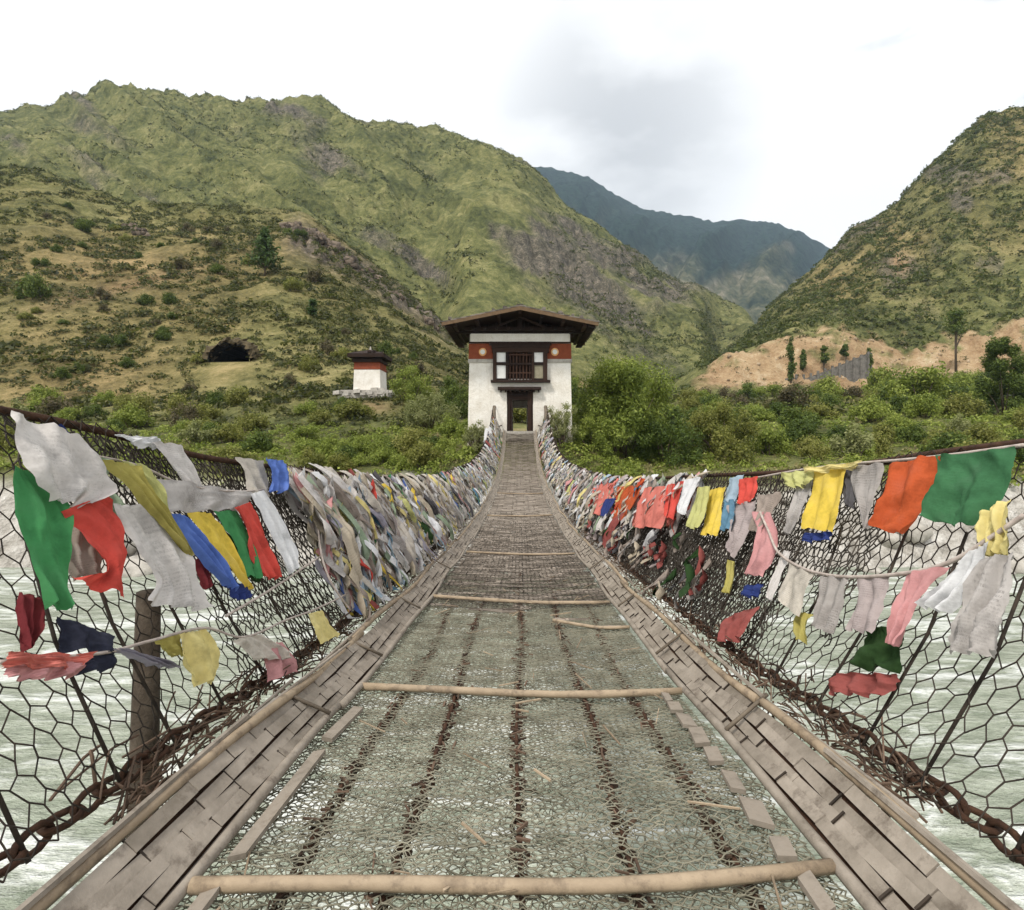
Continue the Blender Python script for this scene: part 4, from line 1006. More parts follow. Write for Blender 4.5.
# loose dry straws on the netting
mb = MB()
for k in range(70):
    d = random.uniform(-.5, 6); x = random.uniform(-.72, .72); a = random.uniform(0, 3.14); l = random.uniform(.02, .09)
    z = float(deck(d)) + .012; mb.tube([(x-l*math.cos(a), d-l*math.sin(a), z), (x+l*math.cos(a), d+l*math.sin(a), z+random.uniform(-.004, .014))], random.uniform(.0015, .0045), 4)
tag(mb.build('straw', M['bamboo'], bridge), kind='stuff')
def floor_pole(d0, d1, x0, x1, r):
    mb = MB(); n = 9; P = []
    for i in range(n):
        t = i/(n-1); x = x0+(x1-x0)*t; d = d0+(d1-d0)*t; P.append((x, d + .012*math.sin(t*7), float(deck(d)) + r + .006 - .02*math.sin(math.pi*t)))
    mb.tube(P, [r*(1+.12*(i % 3 == 0)) for i in range(n)], 8); return mb.build('floor_pole', M['bamboo'], bridge, True)
floor_pole(2.76, 2.68, -.81, .80, .018); floor_pole(4.98, 4.72, -.80, .78, .017); floor_pole(4.15, 3.95, .25, .8, .012); floor_pole(1.32, 1.38, -.8, .8, .017)
floor_pole(7.9, 7.7, -.78, .78, .016); floor_pole(13.0, 13.1, -.78, .78, .018); floor_pole(18.2, 18.1, -.78, .78, .018)
# side mats of split bamboo, edge poles, loose boards
for sg in (-1, 1):
    mb = MB(); nst = 4
    for k in range(nst):
        d = -2.5 + random.uniform(-.3, 0)
        while d < 32:
            ln = random.uniform(.14, .36)*(1 if d < 9 else 2); t0, t1 = (k+.005)/nst, (k+.995)/nst
            up = random.uniform(-.0005, .0015); Q = []
            for (dd, t) in ((d, t0), (d, t1), (d+ln, t1), (d+ln, t0)):
                x = .83 + (.95-.83)*t; z = float(deck(dd)) + .035 + (.138-.035)*t**1.1 + up + .010*math.sin(dd*5+k*2) + (.0035 if (dd == d) else .0005)
                Q.append(Vector((sg*x, dd, z)))
            n = (Q[1]-Q[0]).cross(Q[3]-Q[0]).normalized()*.006
            mb.add(Q+[q-n for q in Q], [(0,1,2,3), (4,7,6,5), (0,4,5,1), (1,5,6,2), (2,6,7,3), (3,7,4,0)])
            if random.random() < .6:     # a cross strip showing in the gap between two ends
                e = d+ln; Q2 = []
                c0 = Q[3]; c1 = Q[2]; ext = (c1-c0)*random.uniform(.0, .25)
                mb.tube([c0-ext*.2+Vector((0, .004, .004)), c1+ext+Vector((0, .004, .006))], .004, 4, 1)
            d += ln + random.uniform(.001, .005)
    dd_ = np.linspace(-2.6, 32, 120)
    P0 = [(sg*.825, float(d), float(deck(d))+.012) for d in dd_]; P1 = [(sg*.955, float(d), float(deck(d))+.118) for d in dd_]
    mb.add(P0+P1, [(i, i+1, 120+i+1, 120+i) for i in range(119)], 2)
    mb.build('side_mat', [M['bamboo_grey'], M['wire'], M['rust']], bridge)
    for (xx, zz, r, nm) in ((.815, .03, .017, 'edge_pole'), (.968, .150, .017, 'edge_pole')):
        d = -2.6
        while d < 32:
            ln = random.uniform(2.2, 3.4); e = min(d+ln, 32.3); P = []; n = 10; j0, j1 = random.uniform(-.015, .015), random.uniform(-.015, .015)
            for i in range(n):
                t = i/(n-1); dd = d+(e-d)*t; P.append((sg*(xx + j0*(1-t) + j1*t + .010*math.sin(dd*2.3)), dd, float(deck(dd)) + zz + .012*math.sin(dd*3.1+xx*9)))
            mb = MB(); mb.tube(P, [r*(1.0+.14*(i % 3 == 0)) for i in range(n)], 8); mb.build(nm, M['bamboo'] if xx > .9 else M['bamboo_grey'], bridge, True)
            d = e - .12
    # split strips lashed along the top edge
    mb = MB(); d = -2
    while d < 30:
        ln = random.uniform(.5, 1.4); x = .975 + random.uniform(-.025, .03); z = .165+random.uniform(-.02, .02)
        a, b = (sg*x, d, float(deck(d))+z), (sg*(x+random.uniform(-.03, .03)), d+ln, float(deck(d+ln))+z+random.uniform(-.02, .02)); mb.tube([a, b], random.uniform(.006, .011), 5); d += ln*random.uniform(.5, .9)
    mb.build('edge_strip', M['bamboo_grey'], bridge)
    # stays of bamboo across the mat
    for d in (1.0, 2.2, 3.15, 4.4, 6.3):
        mb = MB(); d += random.uniform(-.1, .1); mb.tube([(sg*.80, d, float(deck(d))+.06), (sg*.985, d+.05*sg, float(deck(d))+.175)], .008, 6); mb.build('mat_stay', M['post_wood'], bridge, True)
    # short pale boards at the inner edge
    d = .6
    while d < (2.7 if sg > 0 else 2.45):
        ln = random.uniform(.09, .18) if sg > 0 else random.uniform(.3, .75); x0 = .70 if sg > 0 else .735
        mb = MB(); z = float(deck(d+ln/2)); sl = (float(deck(d+ln))-float(deck(d)))/2
        mb.obox((sg*(x0+.01), d+ln/2, z+.016), (.022 if sg < 0 else random.uniform(.018, .034), random.uniform(-.012, .012), random.uniform(-.006, .006)), (random.uniform(-.006, .012), ln/2*random.uniform(.8, .97), sl*.95), (0, 0, .008)); mb.build('edge_board', M['board'], bridge)
        d += ln + random.uniform(.004, .05)
# end posts with the cables gathered on them
for sg in (-1, 1):
    mb = MB(); x = sg*1.52; mb.tube([(x*1.02, 31.4, -1.6), (x, 31.45, .8), (x*.97, 31.5, 2.0)], [.16, .13, .07], 8); mb.build('end_post', M['post_wood'], bridge, True)
    mb = MB()
    for k, (a, b) in enumerate(((1.55, 1.9), (1.62, 1.4), (1.2, .8))): mb.tube([(sg*a, 31.5, b), (sg*(a-.08), 33.03, b+.1)], .03, 6)
    mb.build('anchor_cable', M['rust'], bridge, True)
# weathered prop outside the left netting
pr = MB(); pr.tube([(-1.52, 2.16, -2.9), (-1.50, 2.16, -1.5), (-1.47, 2.15, -.60)], [.058, .055, .042], 9)
pr.build('side_post', M['old_post'], bridge, True)

# ------------------------------------------------------------------ prayer flags
def catmull(R, n):
    R = np.asarray(R, float); k = len(R); t = np.linspace(0, k-1, n); i = np.clip(t.astype(int), 0, k-2); f = (t-i)[:, None, None]
    g_ = lambda j: R[np.clip(j, 0, k-1)]
    a, b, c, d = g_(i-1), g_(i), g_(i+1), g_(i+2)
    return .5*((2*b) + (c-a)*f + (2*a-5*b+4*c-d)*f**2 + (3*b-a-3*c+d)*f**3)
def cloth(grid, sg, mat, label, group, amp=.016, seed=0, freq=None):
    """grid rows x cols x 3 of the hanging sheet; folds push it in and out"""
    rng = np.random.default_rng(seed); nr, nc, _ = grid.shape
    tu = np.linspace(0, 1, nc)[None, :]; tv = np.linspace(0, 1, nr)[:, None]
    fq = freq or rng.uniform(1.3, 3.2); amp = amp*1.25
    sl_ = rng.normal()*1.2
    w = 1.1*np.sin(6.283*(fq*(tu+.25*sl_*tv*.4) + rng.uniform(0, 1)) + 2.2*tv*rng.normal()) * (.3+.7*tv) + 2.2*fbm(tu*3.5+sl_*tv+seed*1.7, tv*2.2+seed*.9, 3) + 1.5*ridged(tu*5+sl_*tv*2+seed, tv*2.2+seed*2.1, 3) + .5*fbm(tu*14+seed, tv*9, 2)
    n = np.array([-sg*.86, -.18, .42]); G = grid + (amp*w)[..., None]*n
    edge = .012*fbm(tu*0+np.linspace(0, 9, nr)[:, None]+seed, tv*0+3, 2); G[:, 0, 1] += edge[:, 0]; G[:, -1, 1] += edge[::-1, 0]
    G[-1, :, 2] += .035*fbm(np.linspace(0, 6, nc)+seed, np.full(nc, 1.7), 3)
    c = G.reshape(-1, 3).mean(0)
    o = mesh_np('prayer_flag', G.reshape(-1, 3), grid_faces(nr, nc), mat, smooth=True, loc=tuple(c))
    uv = o.data.uv_layers.new(name='UVMap'); vi = np.zeros(len(o.data.loops), dtype=np.int32); o.data.loops.foreach_get('vertex_index', vi)
    UV = np.stack(np.broadcast_arrays(tu, tv), -1).reshape(-1, 2); uv.data.foreach_set('uv', UV[vi].astype(np.float32).ravel())
    return tag(o, label, 'prayer flag', group)
NF = [0]
def pflag(rows, col, label, group, off=.05, amp=.014, curl=0.0):
    NF[0] += 1; sg = 1 if np.mean([r[0][0] for r in rows]) > CX else -1
    ctl = []
    for k, (l, r) in enumerate(rows):
        o_ = off + curl*k
        a = unproject(l[0], l[1], o_); b = unproject(r[0], r[1], o_); ctl.append([a, b])
    e = catmull(np.array(ctl), 26); t = np.linspace(0, 1, 21)[None, :, None]
    return cloth(e[:, :1]*(1-t) + e[:, 1:]*t, sg, CL[col], label, group, amp, NF[0])
GLU, GRU, GLL, GRL = 'large flags on the near left hand cable', 'flags on the near right hand cable', 'flags on the low left cord', 'flags on the low sagging right cord'
near = [
 ([((14,408),(80,441)), ((16,440),(104,476)), ((30,474),(112,494)), ((52,498),(84,507))], 'white', 'large billowing dirty-white flag at the left edge, highest of all', GLU, .13, .02),
 ([((12,466),(34,474)), ((14,505),(68,508)), ((20,540),(68,540)), ((34,575),(69,575)), ((48,606),(71,611))], 'green', 'bright green flag hanging at the left edge below the billowing white flag', GLU, .09, .014),
 ([((64,510),(107,495)), ((80,530),(120,520)), ((98,556),(125,548)), ((102,574),(126,570)), ((68,580),(126,599))], 'red', 'bright red curling flag beside the green flag at left', GLU, .11, .014),
 ([((110,505),(146,505)), ((124,532),(172,532)), ((140,562),(190,566)), ((152,585),(198,590)), ((140,604),(205,611))], 'white', 'long white flag between the red flag and the blue flag at left', GLU, .09, .018),
 ([((76,510),(102,505)), ((64,535),(100,540)), ((62,560),(100,570)), ((72,577),(100,580))], 'taupe', 'dim brownish flag behind the curl of the bright red flag', GLU, .05, .014),
 ([((84,450),(112,462)), ((92,478),(112,482)), ((98,500),(128,506)), ((112,512),(132,520))], 'pale green', 'faded grey-green flag behind the olive-yellow flag', GLU, .06, .014),
 ([((103,458),(140,466)), ((130,486),(152,488)), ((158,518),(173,522)), ((184,549),(192,556))], 'olive yellow', 'narrow olive-yellow twisted flag hanging diagonally near left', GLU, .12, .012),
 ([((116,459),(142,464)), ((140,480),(160,486)), ((158,506),(168,512)), ((166,524),(172,528))], 'yellow-green', 'pale yellow-green half of the twisted olive flag at left', GLU, .07, .012),
 ([((152,478),(252,492)), ((163,496),(250,500)), ((168,512),(242,510))], 'pale grey', 'wide pale grey flag stretched along the left cord above the blue and yellow flags', GLU, .06, .010),
 ([((168,514),(190,516)), ((182,534),(206,536)), ((200,558),(228,562)), ((226,584),(238,589))], 'blue', 'bright blue flag left of the yellow flag on the left netting', GLU, .09, .012),
 ([((188,512),(212,513)), ((206,534),(226,534)), ((226,560),(238,558)), ((246,586),(252,588))], 'yellow', 'bright yellow narrow flag between the blue and green flags at left', GLU, .08, .010),
 ([((212,512),(236,510)), ((225,530),(246,530)), ((238,554),(256,554)), ((246,576),(262,578))], 'green', 'mid green flag between the yellow and red flags on the left', GLU, .07, .010),
 ([((224,534),(240,538)), ((236,556),(250,560)), ((248,578),(260,583))], 'dark green', 'dark green flag tucked under the mid green flag at left', GLU, .05, .010),
 ([((234,508),(250,502)), ((244,526),(262,526)), ((252,554),(275,556)), ((263,577),(280,578))], 'red', 'red narrow flag between the green flag and the long bright white flag', GLU, .08, .012),
 ([((250,494),(264,490)), ((260,514),(280,515)), ((274,543),(296,546)), ((289,574),(299,566))], 'bright white', 'long bright white flag right of the red flag on the left', GLU, .10, .010),
 ([((114,434),(155,438)), ((128,441),(162,444)), ((140,446),(168,449))], 'bright white', 'crumpled white flag rolled over the left hand cable', GLU, .03, .012),
 ([((152,441),(182,446)), ((168,463),(193,468)), ((184,484),(201,488))], 'white', 'short white flag hanging alone across the dark netting at upper left', GLU, .05, .010),
 ([((235,457),(263,461)), ((245,478),(268,480)), ((252,496),(270,497))], 'off-white', 'off-white flag left of the small dark blue flag at the cable', GLU, .05, .012),
 ([((266,457),(283,462)), ((270,474),(287,478)), ((268,491),(284,492))], 'blue', 'small deep blue flag at the left cable above the long bright white flag', GLU, .11, .016),
 ([((188,560),(206,558)), ((196,574),(210,575)), ((202,587),(210,588))], 'maroon', 'small maroon flag under the bright blue flag at left', GLU, .05, .008),
 ([((222,580),(246,584)), ((226,590),(250,592)), ((234,597),(252,599))], 'dark blue', 'dark blue scrap below the tip of the bright blue flag', GLU, .05, .010),
 ([((50,423),(66,428)), ((62,432),(76,440)), ((68,440),(82,448))], 'dark blue', 'dark blue scrap on the left cable behind the billowing white flag', GLU, .02, .010),
 ([((18,592),(44,600)), ((20,625),(40,625)), ((22,650),(30,650))], 'maroon', 'dark red flag at the left edge under the green flag', GLU, .03, .012),
 # low cord, left
 ([((58,616),(112,636)), ((62,632),(112,650)), ((60,650),(112,656))], 'navy', 'charcoal-navy flag on the low left cord, upper one', GLL, .05, .012),
 ([((84,656),(114,652)), ((76,666),(115,660)), ((70,677),(112,668))], 'navy', 'dark navy flag drooping below the low left cord', GLL, .05, .010),
 ([((4,654),(92,654)), ((4,662),(88,660)), ((4,668),(80,668))], 'salmon', 'crumpled red-pink flag along the low left cord at the left edge', GLL, .08, .014),
 ([((4,664),(90,662)), ((4,672),(84,670)), ((4,680),(68,679))], 'pink', 'pale pink folded flag under the crumpled red-pink flag', GLL, .06, .014),
 ([((110,650),(126,648)), ((130,656),(150,656)), ((150,665),(182,668))], 'lavender', 'lavender twisted flag left of the yellow flag on the low cord', GLL, .07, .010),
 ([((180,634),(206,628)), ((182,650),(216,648)), ((186,668),(220,666)), ((196,684),(216,682))], 'pale yellow', 'crumpled yellow flag on the low left cord', GLL, .07, .018),
 ([((150,640),(180,634)), ((158,648),(182,646)), ((170,656),(186,656))], 'olive yellow', 'dull olive flag beside the crumpled yellow flag on the low cord', GLL, .04, .012),
 ([((234,640),(262,634)), ((244,650),(284,648)), ((252,660),(290,660))], 'off-white', 'off-white flag folded over the pink flag on the low left cord', GLL, .08, .010),
 ([((258,646),(282,642)), ((264,662),(292,660)), ((270,682),(296,672))], 'pink', 'dusty pink flag at the right end of the low left cord', GLL, .06, .012),
 ([((308,614),(322,610)), ((314,628),(330,624)), ((322,644),(340,635))], 'pale yellow', 'small pale yellow flag near the bamboo edge at left', GLL, .07, .008),
 # right side, hand cable
 ([((938,456),(1016,447)), ((940,478),(1012,470)), ((930,502),(998,500)), ((926,520),(972,528))], 'deep green', 'large dark green flag at the upper right edge', GRU, .05, .018),
 ([((888,463),(940,456)), ((888,488),(934,486)), ((880,510),(924,514)), ((872,527),(908,536))], 'orange-red', 'large rust orange flag left of the dark green flag at right', GRU, .06, .018),
 ([((852,466),(883,463)), ((850,484),(879,484)), ((858,508),(872,510)), ((865,528),(869,529))], 'grey', 'grey pointed flag left of the rust orange flag', GRU, .06, .010),
 ([((838,468),(856,464)), ((842,486),(856,490)), ((846,505),(852,508))], 'charcoal', 'dark narrow flag between the yellow flag and the grey pointed flag', GRU, .03, .010),
 ([((813,472),(849,464)), ((812,490),(842,490)), ((807,510),(839,512)), ((803,528),(832,531))], 'yellow', 'bright yellow square-ended flag at right between two grey flags', GRU, .06, .010),
 ([((804,468),(862,460)), ((806,474),(858,466))], 'pale yellow', 'pale yellow flag rolled along the right hand cable', GRU, .09, .012),
 ([((781,473),(812,468)), ((783,482),(812,478)), ((790,488),(806,486))], 'yellow-green', 'bunched yellow-green flag on the right cable left of the yellow flag', GRU, .08, .014),
 ([((796,486),(813,480)), ((792,506),(804,506)), ((785,533),(791,533))], 'pale grey', 'long pale grey flag just left of the bright yellow flag', GRU, .05, .010),
 ([((803,534),(832,532)), ((800,542),(830,541))], 'dark blue', 'dark blue scrap under the bright yellow flag at right', GRU, .03, .010),
 ([((738,480),(758,476)), ((740,492),(756,492)), ((738,504),(750,503))], 'red', 'small red flag above the steel blue flag at right', GRU, .05, .010),
 ([((730,478),(745,474)), ((726,490),(740,490)), ((722,502),(738,502))], 'light blue', 'light blue flag above the steel blue flag on the right cable', GRU, .05, .010),
 ([((722,500),(738,500)), ((721,516),(736,516)), ((719,530),(733,530))], 'steel blue', 'steel blue flag right of the soft yellow flag on the right netting', GRU, .06, .010),
 ([((711,490),(726,487)), ((706,511),(722,511)), ((701,535),(718,535))], 'yellow', 'soft yellow flag left of the steel blue flag', GRU, .06, .010),
 ([((697,488),(711,486)), ((692,510),(706,510)), ((686,527),(697,529))], 'yellow-green', 'yellow-green flag between the white and soft yellow flags at right', GRU, .06, .010),
 ([((685,480),(700,477)), ((681,497),(692,497)), ((678,513),(687,515))], 'bright white', 'bright white flag between the dark red and yellow-green flags at right', GRU, .07, .010),
 ([((668,485),(684,481)), ((667,500),(679,502)), ((665,516),(674,521))], 'red', 'crimson flag right of the big salmon flag', GRU, .06, .010),
 ([((645,488),(673,485)), ((638,509),(668,510)), ((634,527),(660,528))], 'salmon', 'big salmon flag in the middle of the right row', GRU, .07, .012),
 ([((618,487),(642,485)), ((616,505),(634,505)), ((612,519),(622,521))], 'orange-red', 'orange-red flag left of the big salmon flag', GRU, .07, .012),
 ([((597,485),(616,483)), ((595,500),(611,500)), ((592,514),(606,516))], 'salmon', 'smaller pink-red flag left of the orange-red flag at right', GRU, .07, .012),
 ([((606,499),(616,498)), ((602,508),(612,506)), ((600,516),(607,516))], 'dark blue', 'thin dark blue scrap over the smaller pink-red flag', GRU, .10, .008),
 ([((752,512),(770,512)), ((758,530),(778,540)), ((752,556),(772,562)), ((742,573),(764,578))], 'pink', 'pale pink flag hanging below the cable at the right, left of the sagging cord', GRU, .06, .012),
 ([((728,506),(756,500)), ((730,525),(748,530)), ((726,546),(734,558))], 'mauve', 'mauve-grey pointed flag below the small red flag', GRU, .05, .012),
 ([((757,496),(782,492)), ((758,508),(770,514)), ((750,530),(762,534))], 'taupe', 'taupe crumpled flag above the pale pink flag at right', GRU, .05, .014),
 ([((783,550),(792,552)), ((774,576),(781,576)), ((767,598),(772,601))], 'white', 'thin white hanging strip at the left end of the sagging cord', GRL, .06, .008),
 ([((790,562),(816,573)), ((783,581),(806,593)), ((775,597),(798,616))], 'off-white', 'square off-white flag, first full flag on the sagging right cord', GRL, .08, .010),
 ([((822,577),(849,578)), ((818,602),(842,604)), ((810,626),(833,634))], 'grey', 'square dark grey printed flag on the sagging right cord', GRL, .08, .010),
 ([((857,577),(892,577)), ((855,602),(882,602)), ((845,629),(873,633))], 'mauve', 'square mauve-grey printed flag on the sagging right cord', GRL, .08, .010),
 ([((903,575),(948,566)), ((900,592),(926,588)), ((893,617),(911,618)), ((889,644),(897,646))], 'pink', 'bright pink pointed flag on the sagging right cord', GRL, .09, .012),
 ([((964,556),(990,540)), ((948,576),(982,566)), ((934,594),(964,592)), ((918,606),(946,612))], 'bright white', 'cream-white flag blown sideways right of the bright pink pointed flag', GRL, .10, .014),
 ([((984,560),(1014,552)), ((966,600),(1008,600)), ((952,630),(1002,630)), ((945,651),(1000,657))], 'pale grey', 'large pale grey striped flag at the right edge', GRL, .09, .020),
 ([((984,512),(1014,500)), ((981,532),(1010,530)), ((984,556),(1010,556))], 'pale yellow', 'crumpled yellow flag at the right edge above the pale grey flag', GRL, .07, .018),
 ([((866,626),(900,630)), ((862,648),(904,650)), ((858,668),(900,672))], 'dark green', 'dark green flag low on the right netting under the pink pointed flag', GRL, .02, .016),
 ([((838,674),(898,674)), ((828,684),(896,684)), ((830,694),(880,696))], 'dull red', 'faded dull red flag lying low on the right netting', GRL, .02, .016),
 ([((728,616),(760,606)), ((722,628),(752,622)), ((720,642),(744,640))], 'dull red', 'small rust-red rag caught at the base of the right netting', GRL, .03, .016),
 ([((744,586),(764,584)), ((742,596),(760,598))], 'dark blue', 'dark blue rag below the pale pink flag on the right netting', GRL, .03, .012),
 ([((728,560),(736,562)), ((726,578),(734,580)), ((722,592),(730,594))], 'olive yellow', 'thin mustard yellow strip in the dark right netting', GRL, .04, .008),
 ([((797,612),(812,614)), ((796,628),(808,630)), ((798,640),(806,642))], 'olive yellow', 'small mustard yellow rag below the square off-white flag', GRL, .03, .012),
]
for rows, col, lab, grp, off, amp in near:
    mid = np.mean([r[0][0] for r in rows]); pflag(rows, col, lab, grp, off + (.07 if 580 < mid < 700 else 0), amp)

# the dense rows further along the bridge
NEAR_N = NF[0]
def nflag(sg, d, s1, s0, w, slant, col, label, group, off, amp):
    NF[0] += 1; nr, nc = (18, 11) if d < 12 else (10, 6)
    tv = np.linspace(0, 1, nr)[:, None]; tu = np.linspace(-.5, .5, nc)[None, :]
    tap = 1 - .35*tv*random.random()**1.5; dd = d + tu*w*tap + slant*tv + .03*np.sin(tv*3.4+NF[0]*1.7); ss = s1 + (s0-s1)*tv + random.uniform(-.12, .12)*tu*tv
    G = net_pt(sg, dd, ss, (off*tv**.5 if s1 > .9 else off) + random.uniform(0, .07)*np.sin(tv*3.1) + 0*tu)
    return cloth(G, sg, CL[col], label, group, amp, NF[0])
FADED = ['white', 'white', 'off-white', 'off-white', 'off-white', 'pale grey', 'grey', 'taupe', 'mauve', 'beige', 'beige', 'white', 'bright white', 'bright white']
TINT = ['pale green', 'pale green', 'light blue', 'pink', 'yellow-green', 'lavender', 'steel blue', 'dull red', 'dark green', 'pale yellow', 'charcoal']
random.seed(31)
def dense(sg, d0, d1, step, rows, side, where):
    d = d0
    while d < d1:
        for (s1, s0, tintp) in rows(d):
            col = random.choice(TINT) if random.random() < tintp else random.choice(FADED)
            nflag(sg, d + random.uniform(-.05, .05), s1 + random.uniform(-.03, .03), max(.03, s0 + random.uniform(-.14, .12)), random.uniform(.12, .30)*(1.0 if d < 12 else 1.6), random.uniform(-.03, .22), col,
                  f'faded {col} prayer flag crowded {where(d)}', f'faded {col} flags crowded {where(d)}', random.uniform(.03, .15), random.uniform(.010, .024))
        d += step(d)*random.uniform(.8, 1.2)
wl = lambda d: 'on the left netting behind the small blue flag' if d < 7 else ('along the middle of the left netting' if d < 14 else 'along the left netting climbing to the gatehouse')
wr_ = lambda d: 'along the right netting beside the dark red flags' if d < 7 else ('along the middle of the right netting' if d < 14 else 'along the right netting climbing to the gatehouse')
def rowsL(d):
    return [(1.03, .58, .18 if d > 4.6 else 0), (.76, .36, .22), (.46, .06, .30)]
def rowsR(d):
    if d < 6.3: return [(.62, .30, .2)] if random.random() < .6 else [(1.03, .8, .1)]
    if d < 9: return [(1.03, .74, .2), (.62, .22, .25)]
    return [(1.03, .6, .2), (.72, .36, .25), (.42, .05, .3)]
dense(-1, 3.55, 30.8, lambda d: .27 if d < 8 else (.44 if d < 14 else 1.05), rowsL, 'left', wl)
dense(1, 4.6, 30.8, lambda d: .38 if d < 6 else (.52 if d < 14 else 1.1), rowsR, 'right', wr_)
# countless torn strips of old flags matted in between
def tatters(name, specs, seed):
    rng = np.random.default_rng(seed); names = sorted(CL); V = []; Fc = []; MI = []; UVs = []; nr, nc = 7, 3
    gf = grid_faces(nr, nc)
    for (sg, d, s1, ln, w, sl, col) in specs:
        tv = np.linspace(0, 1, nr)[:, None]; tu = np.linspace(-.5, .5, nc)[None, :]; ph = rng.uniform(0, 6)
        dd = d + tu*w*(1-.6*tv*rng.random()) + sl*tv + .03*np.sin(tv*5+ph); ss = np.maximum(.01, s1 - ln*tv + .03*np.sin(tu*6+ph))
        G = net_pt(sg, dd, ss, rng.uniform(.0, .16) + .03*np.sin(tv*4+ph) + .02*np.sin(tu*5+tv*6+ph)).reshape(-1, 3)
        Fc.append(gf + nr*nc*len(V)); V.append(G); MI += [names.index(col)]*len(gf)
        UVs.append(np.stack(np.broadcast_arrays(tu+.5, tv), -1).reshape(-1, 2))
    o = mesh_np(name, np.vstack(V), np.vstack(Fc), [CL[k] for k in names], mi=MI, smooth=True)
    uv = o.data.uv_layers.new(name='UVMap'); vi = np.zeros(len(o.data.loops), dtype=np.int32); o.data.loops.foreach_get('vertex_index', vi)
    uv.data.foreach_set('uv', np.vstack(UVs)[vi].astype(np.float32).ravel()); return tag(o, kind='stuff')
random.seed(5); TT = ['white']*9 + ['off-white']*9 + ['bright white']*7 + ['beige']*6 + ['pale grey']*5 + ['taupe']*2 + ['grey', 'taupe', 'mauve', 'charcoal', 'pale green', 'pale green', 'light blue', 'light blue', 'steel blue', 'pink', 'dull red', 'pale yellow', 'pale yellow', 'yellow-green', 'pale green', 'lavender']
sp_ = []
for k in range(1250):
    d = 3.5 + 27.5*random.random()**1.7; s1 = random.uniform(.22, 1.04)
    if d < 4.6: s1 = min(s1, .98)
    sp_.append((-1, d, s1, random.uniform(.14, .42), random.uniform(.03, .10)*(1 if d < 12 else 1.6), random.uniform(-.03, .14), random.choice(TT if random.random() < .95 else ['blue', 'red', 'yellow', 'green'])))
for k in range(900):
    d = 4.6 + 26.4*random.random()**1.5; lo = .66 if d < 6 else (.48 if d < 8.5 else .2); s1 = random.uniform(lo, 1.04)
    if d < 6.2 and random.random() < .5: continue
    sp_.append((1, d, s1, random.uniform(.10, .30), random.uniform(.03, .10)*(1 if d < 12 else 1.6), random.uniform(-.03, .14), random.choice(TT + (['salmon', 'red', 'pink', 'orange-red']*4 if d < 11 and s1 > .6 else []))))
for k in range(90):     # faded rags low in the dark right netting
    d = random.uniform(3.6, 9); sp_.append((1, d, random.uniform(.15, .6), random.uniform(.10, .26), random.uniform(.010, .030), random.uniform(-.12, .12), random.choice(['taupe', 'taupe', 'mauve', 'grey', 'beige', 'dull red', 'dark green', 'charcoal', 'charcoal'])))
tatters('flag_tatters', sp_, 3)
# tall cloth knots where the cables rise to the end posts
for (px, v0, v1, wd) in ((488, 428, 470, 11), (546, 428, 462, 8)):
    sg = 1 if px > CX else -1; d = 1.62*F/abs(px-CX); d = min(d, 31)
    x = (px-CX)/F*d; ww = wd/F*d/2; z1 = (HY-v0)/F*d; z0 = (HY-v1)/F*d
    G = np.array([[[x-ww*k, d+.1*j, z1+(z0-z1)*t] for j, k in enumerate(np.linspace(-1, 1, 6)*(.62+.38*math.sin(min(1, t*3)*1.5708)*(1-.3*math.sin(t*8))))] for t in np.linspace(0, 1, 10)])
    NF[0] += 1
    cloth(G, sg, CL['bright white'], {474: 'thin white cloth standing up on the far left cable', 488: 'white cloth bundle at the far left end post', 546: 'white cloth at the far right end post'}[px], 'cloths by the end posts', .05, NF[0])

# cords the lower flags hang on
def cord(pts, off, r, mat, label):
    P = np.array([unproject(x, y, off) for x, y in pts])[:, None, :]; P = catmull(P, len(pts)*6)[:, 0]
    mb = MB(); mb.tube([tuple(p) for p in P], r, 6); o = mb.build('flag_cord', mat, None, True, loc=tuple(P.mean(0))); tag(o, label, 'cord')
cord([(760,512),(768,530),(778,552),(800,567),(828,575),(860,577),(900,574),(936,567),(962,556),(990,538),(1024,515)], .085, .007, M['cloth_cord'], 'sagging pale cord with square flags on the right netting')
cord([(0,662),(50,658),(108,652),(150,641),(205,628),(245,637),(286,620),(318,608),(356,588),(400,556),(440,520)], .07, .005, M['cloth_cord'], 'low cord with navy and yellow flags on the left netting')
cord([(226,616),(250,602),(270,590),(300,570),(340,540),(372,500)], .07, .006, M['cloth_cord'], 'pale cord slanting up below the long bright white flag at left')
cord([(96,456),(140,466),(190,486),(250,491),(300,482),(330,476)], .06, .005, M['cloth_cord'], 'cord carrying the pale grey flag on the upper left netting')
cord([(345,478),(322,510),(320,545),(330,580),(350,610)], .10, .006, M['cloth_cord'], 'loose cord dangling over the dense left flags')
cord([(755,478),(800,470),(850,464),(900,460),(950,455),(1024,445)], .04, .006, M['cloth_cord'], 'cord carrying the yellow and orange flags at upper right')

# ------------------------------------------------------------------ air
hz = MB(); hz.box(-3600, 3600, -120, 3450, -10.5, 1500)
m, nt = newmat('air'); g = NT(nt)
v = g.n('ShaderNodeVolumePrincipled', {'Color': (.62,.80,1.0,1), 'Density': .00011, 'Anisotropy': .0}).outputs[0]
g.out(None, v); tag(hz.build('haze', m), kind='stuff')

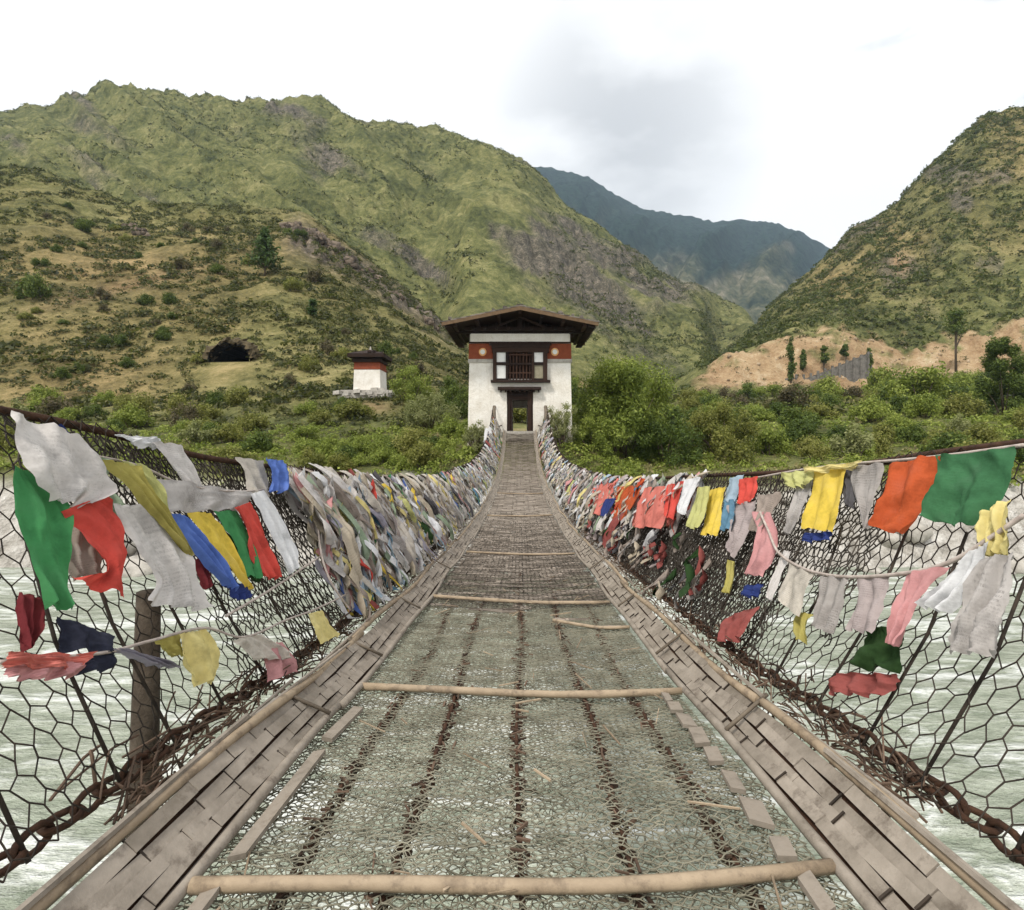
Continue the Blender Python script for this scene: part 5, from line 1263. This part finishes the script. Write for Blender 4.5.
# ------------------------------------------------------------------ sky, sun, camera
SUN_EL, SUN_AZ = math.radians(52), math.radians(215)      # sun behind the camera's left shoulder, through thin cloud
wd = bpy.data.worlds.new('World'); SC.world = wd; wd.use_nodes = True; nt = wd.node_tree
for n in list(nt.nodes): nt.nodes.remove(n)
g = NT(nt)
sky = g.n('ShaderNodeTexSky', sky_type='NISHITA', sun_disc=False); sky.sun_elevation = SUN_EL; sky.sun_rotation = SUN_AZ
gen = g.n('ShaderNodeTexCoord').outputs['Generated']
mp = g.n('ShaderNodeMapping', {'Vector': gen, 'Scale': (1, 1, 2.4)}).outputs[0]
c1 = g.noise(mp, 2.1, 6, .55); 
dv = g.n('ShaderNodeVectorMath', {0: gen, 1: (.16, .86, .47)}, operation='DOT_PRODUCT').outputs['Value']
dark = g.math('MULTIPLY', g.mapr(dv, .965, .998), g.mapr(c1, .36, .56))
cl = g.mix(dark, (15.0, 15.0, 15.0), (7.6, 7.75, 8.0))
clouds = g.mix(g.mapr(c1, .22, .36), sky.outputs[0], cl)
bg = g.n('ShaderNodeBackground', {'Color': clouds, 'Strength': .042}).outputs[0]
o = g.nt.nodes.new('ShaderNodeOutputWorld'); nt.links.new(bg, o.inputs['Surface'])
sl = bpy.data.lights.new('sun', 'SUN'); sl.energy = 1.5; sl.angle = math.radians(10); sl.color = (1.0, .95, .87)
so_ = bpy.data.objects.new('sun', sl); COL.objects.link(so_)
dirv = Vector((math.sin(SUN_AZ)*math.cos(SUN_EL), math.cos(SUN_AZ)*math.cos(SUN_EL), math.sin(SUN_EL)))
so_.rotation_euler = (-dirv).to_track_quat('-Z', 'Y').to_euler(); so_.location = dirv*60
cam = bpy.data.cameras.new('camera'); co = bpy.data.objects.new('camera', cam); COL.objects.link(co)
cam.sensor_width = 36; cam.lens = F/1024*36; cam.shift_x = -8/1024; cam.shift_y = -15/1024; cam.clip_start = .05; cam.clip_end = 12000
co.location = (0, 0, 0); co.rotation_euler = (math.radians(90), 0, 0); SC.camera = co
SC.view_settings.view_transform = 'Standard'; SC.view_settings.look = 'None'; SC.view_settings.gamma = 1; SC.view_settings.exposure = 1.04
SC.render.engine = 'CYCLES'; SC.cycles.max_bounces = 6; SC.cycles.diffuse_bounces = 3; SC.cycles.transparent_max_bounces = 8; SC.cycles.volume_bounces = 0
SC.cycles.use_denoising = True
open('/tmp/count.txt', 'w').write(f'{NF[0]} {NSH[0]}') if False else print('flags', NF[0], 'shrubs', NSH[0])
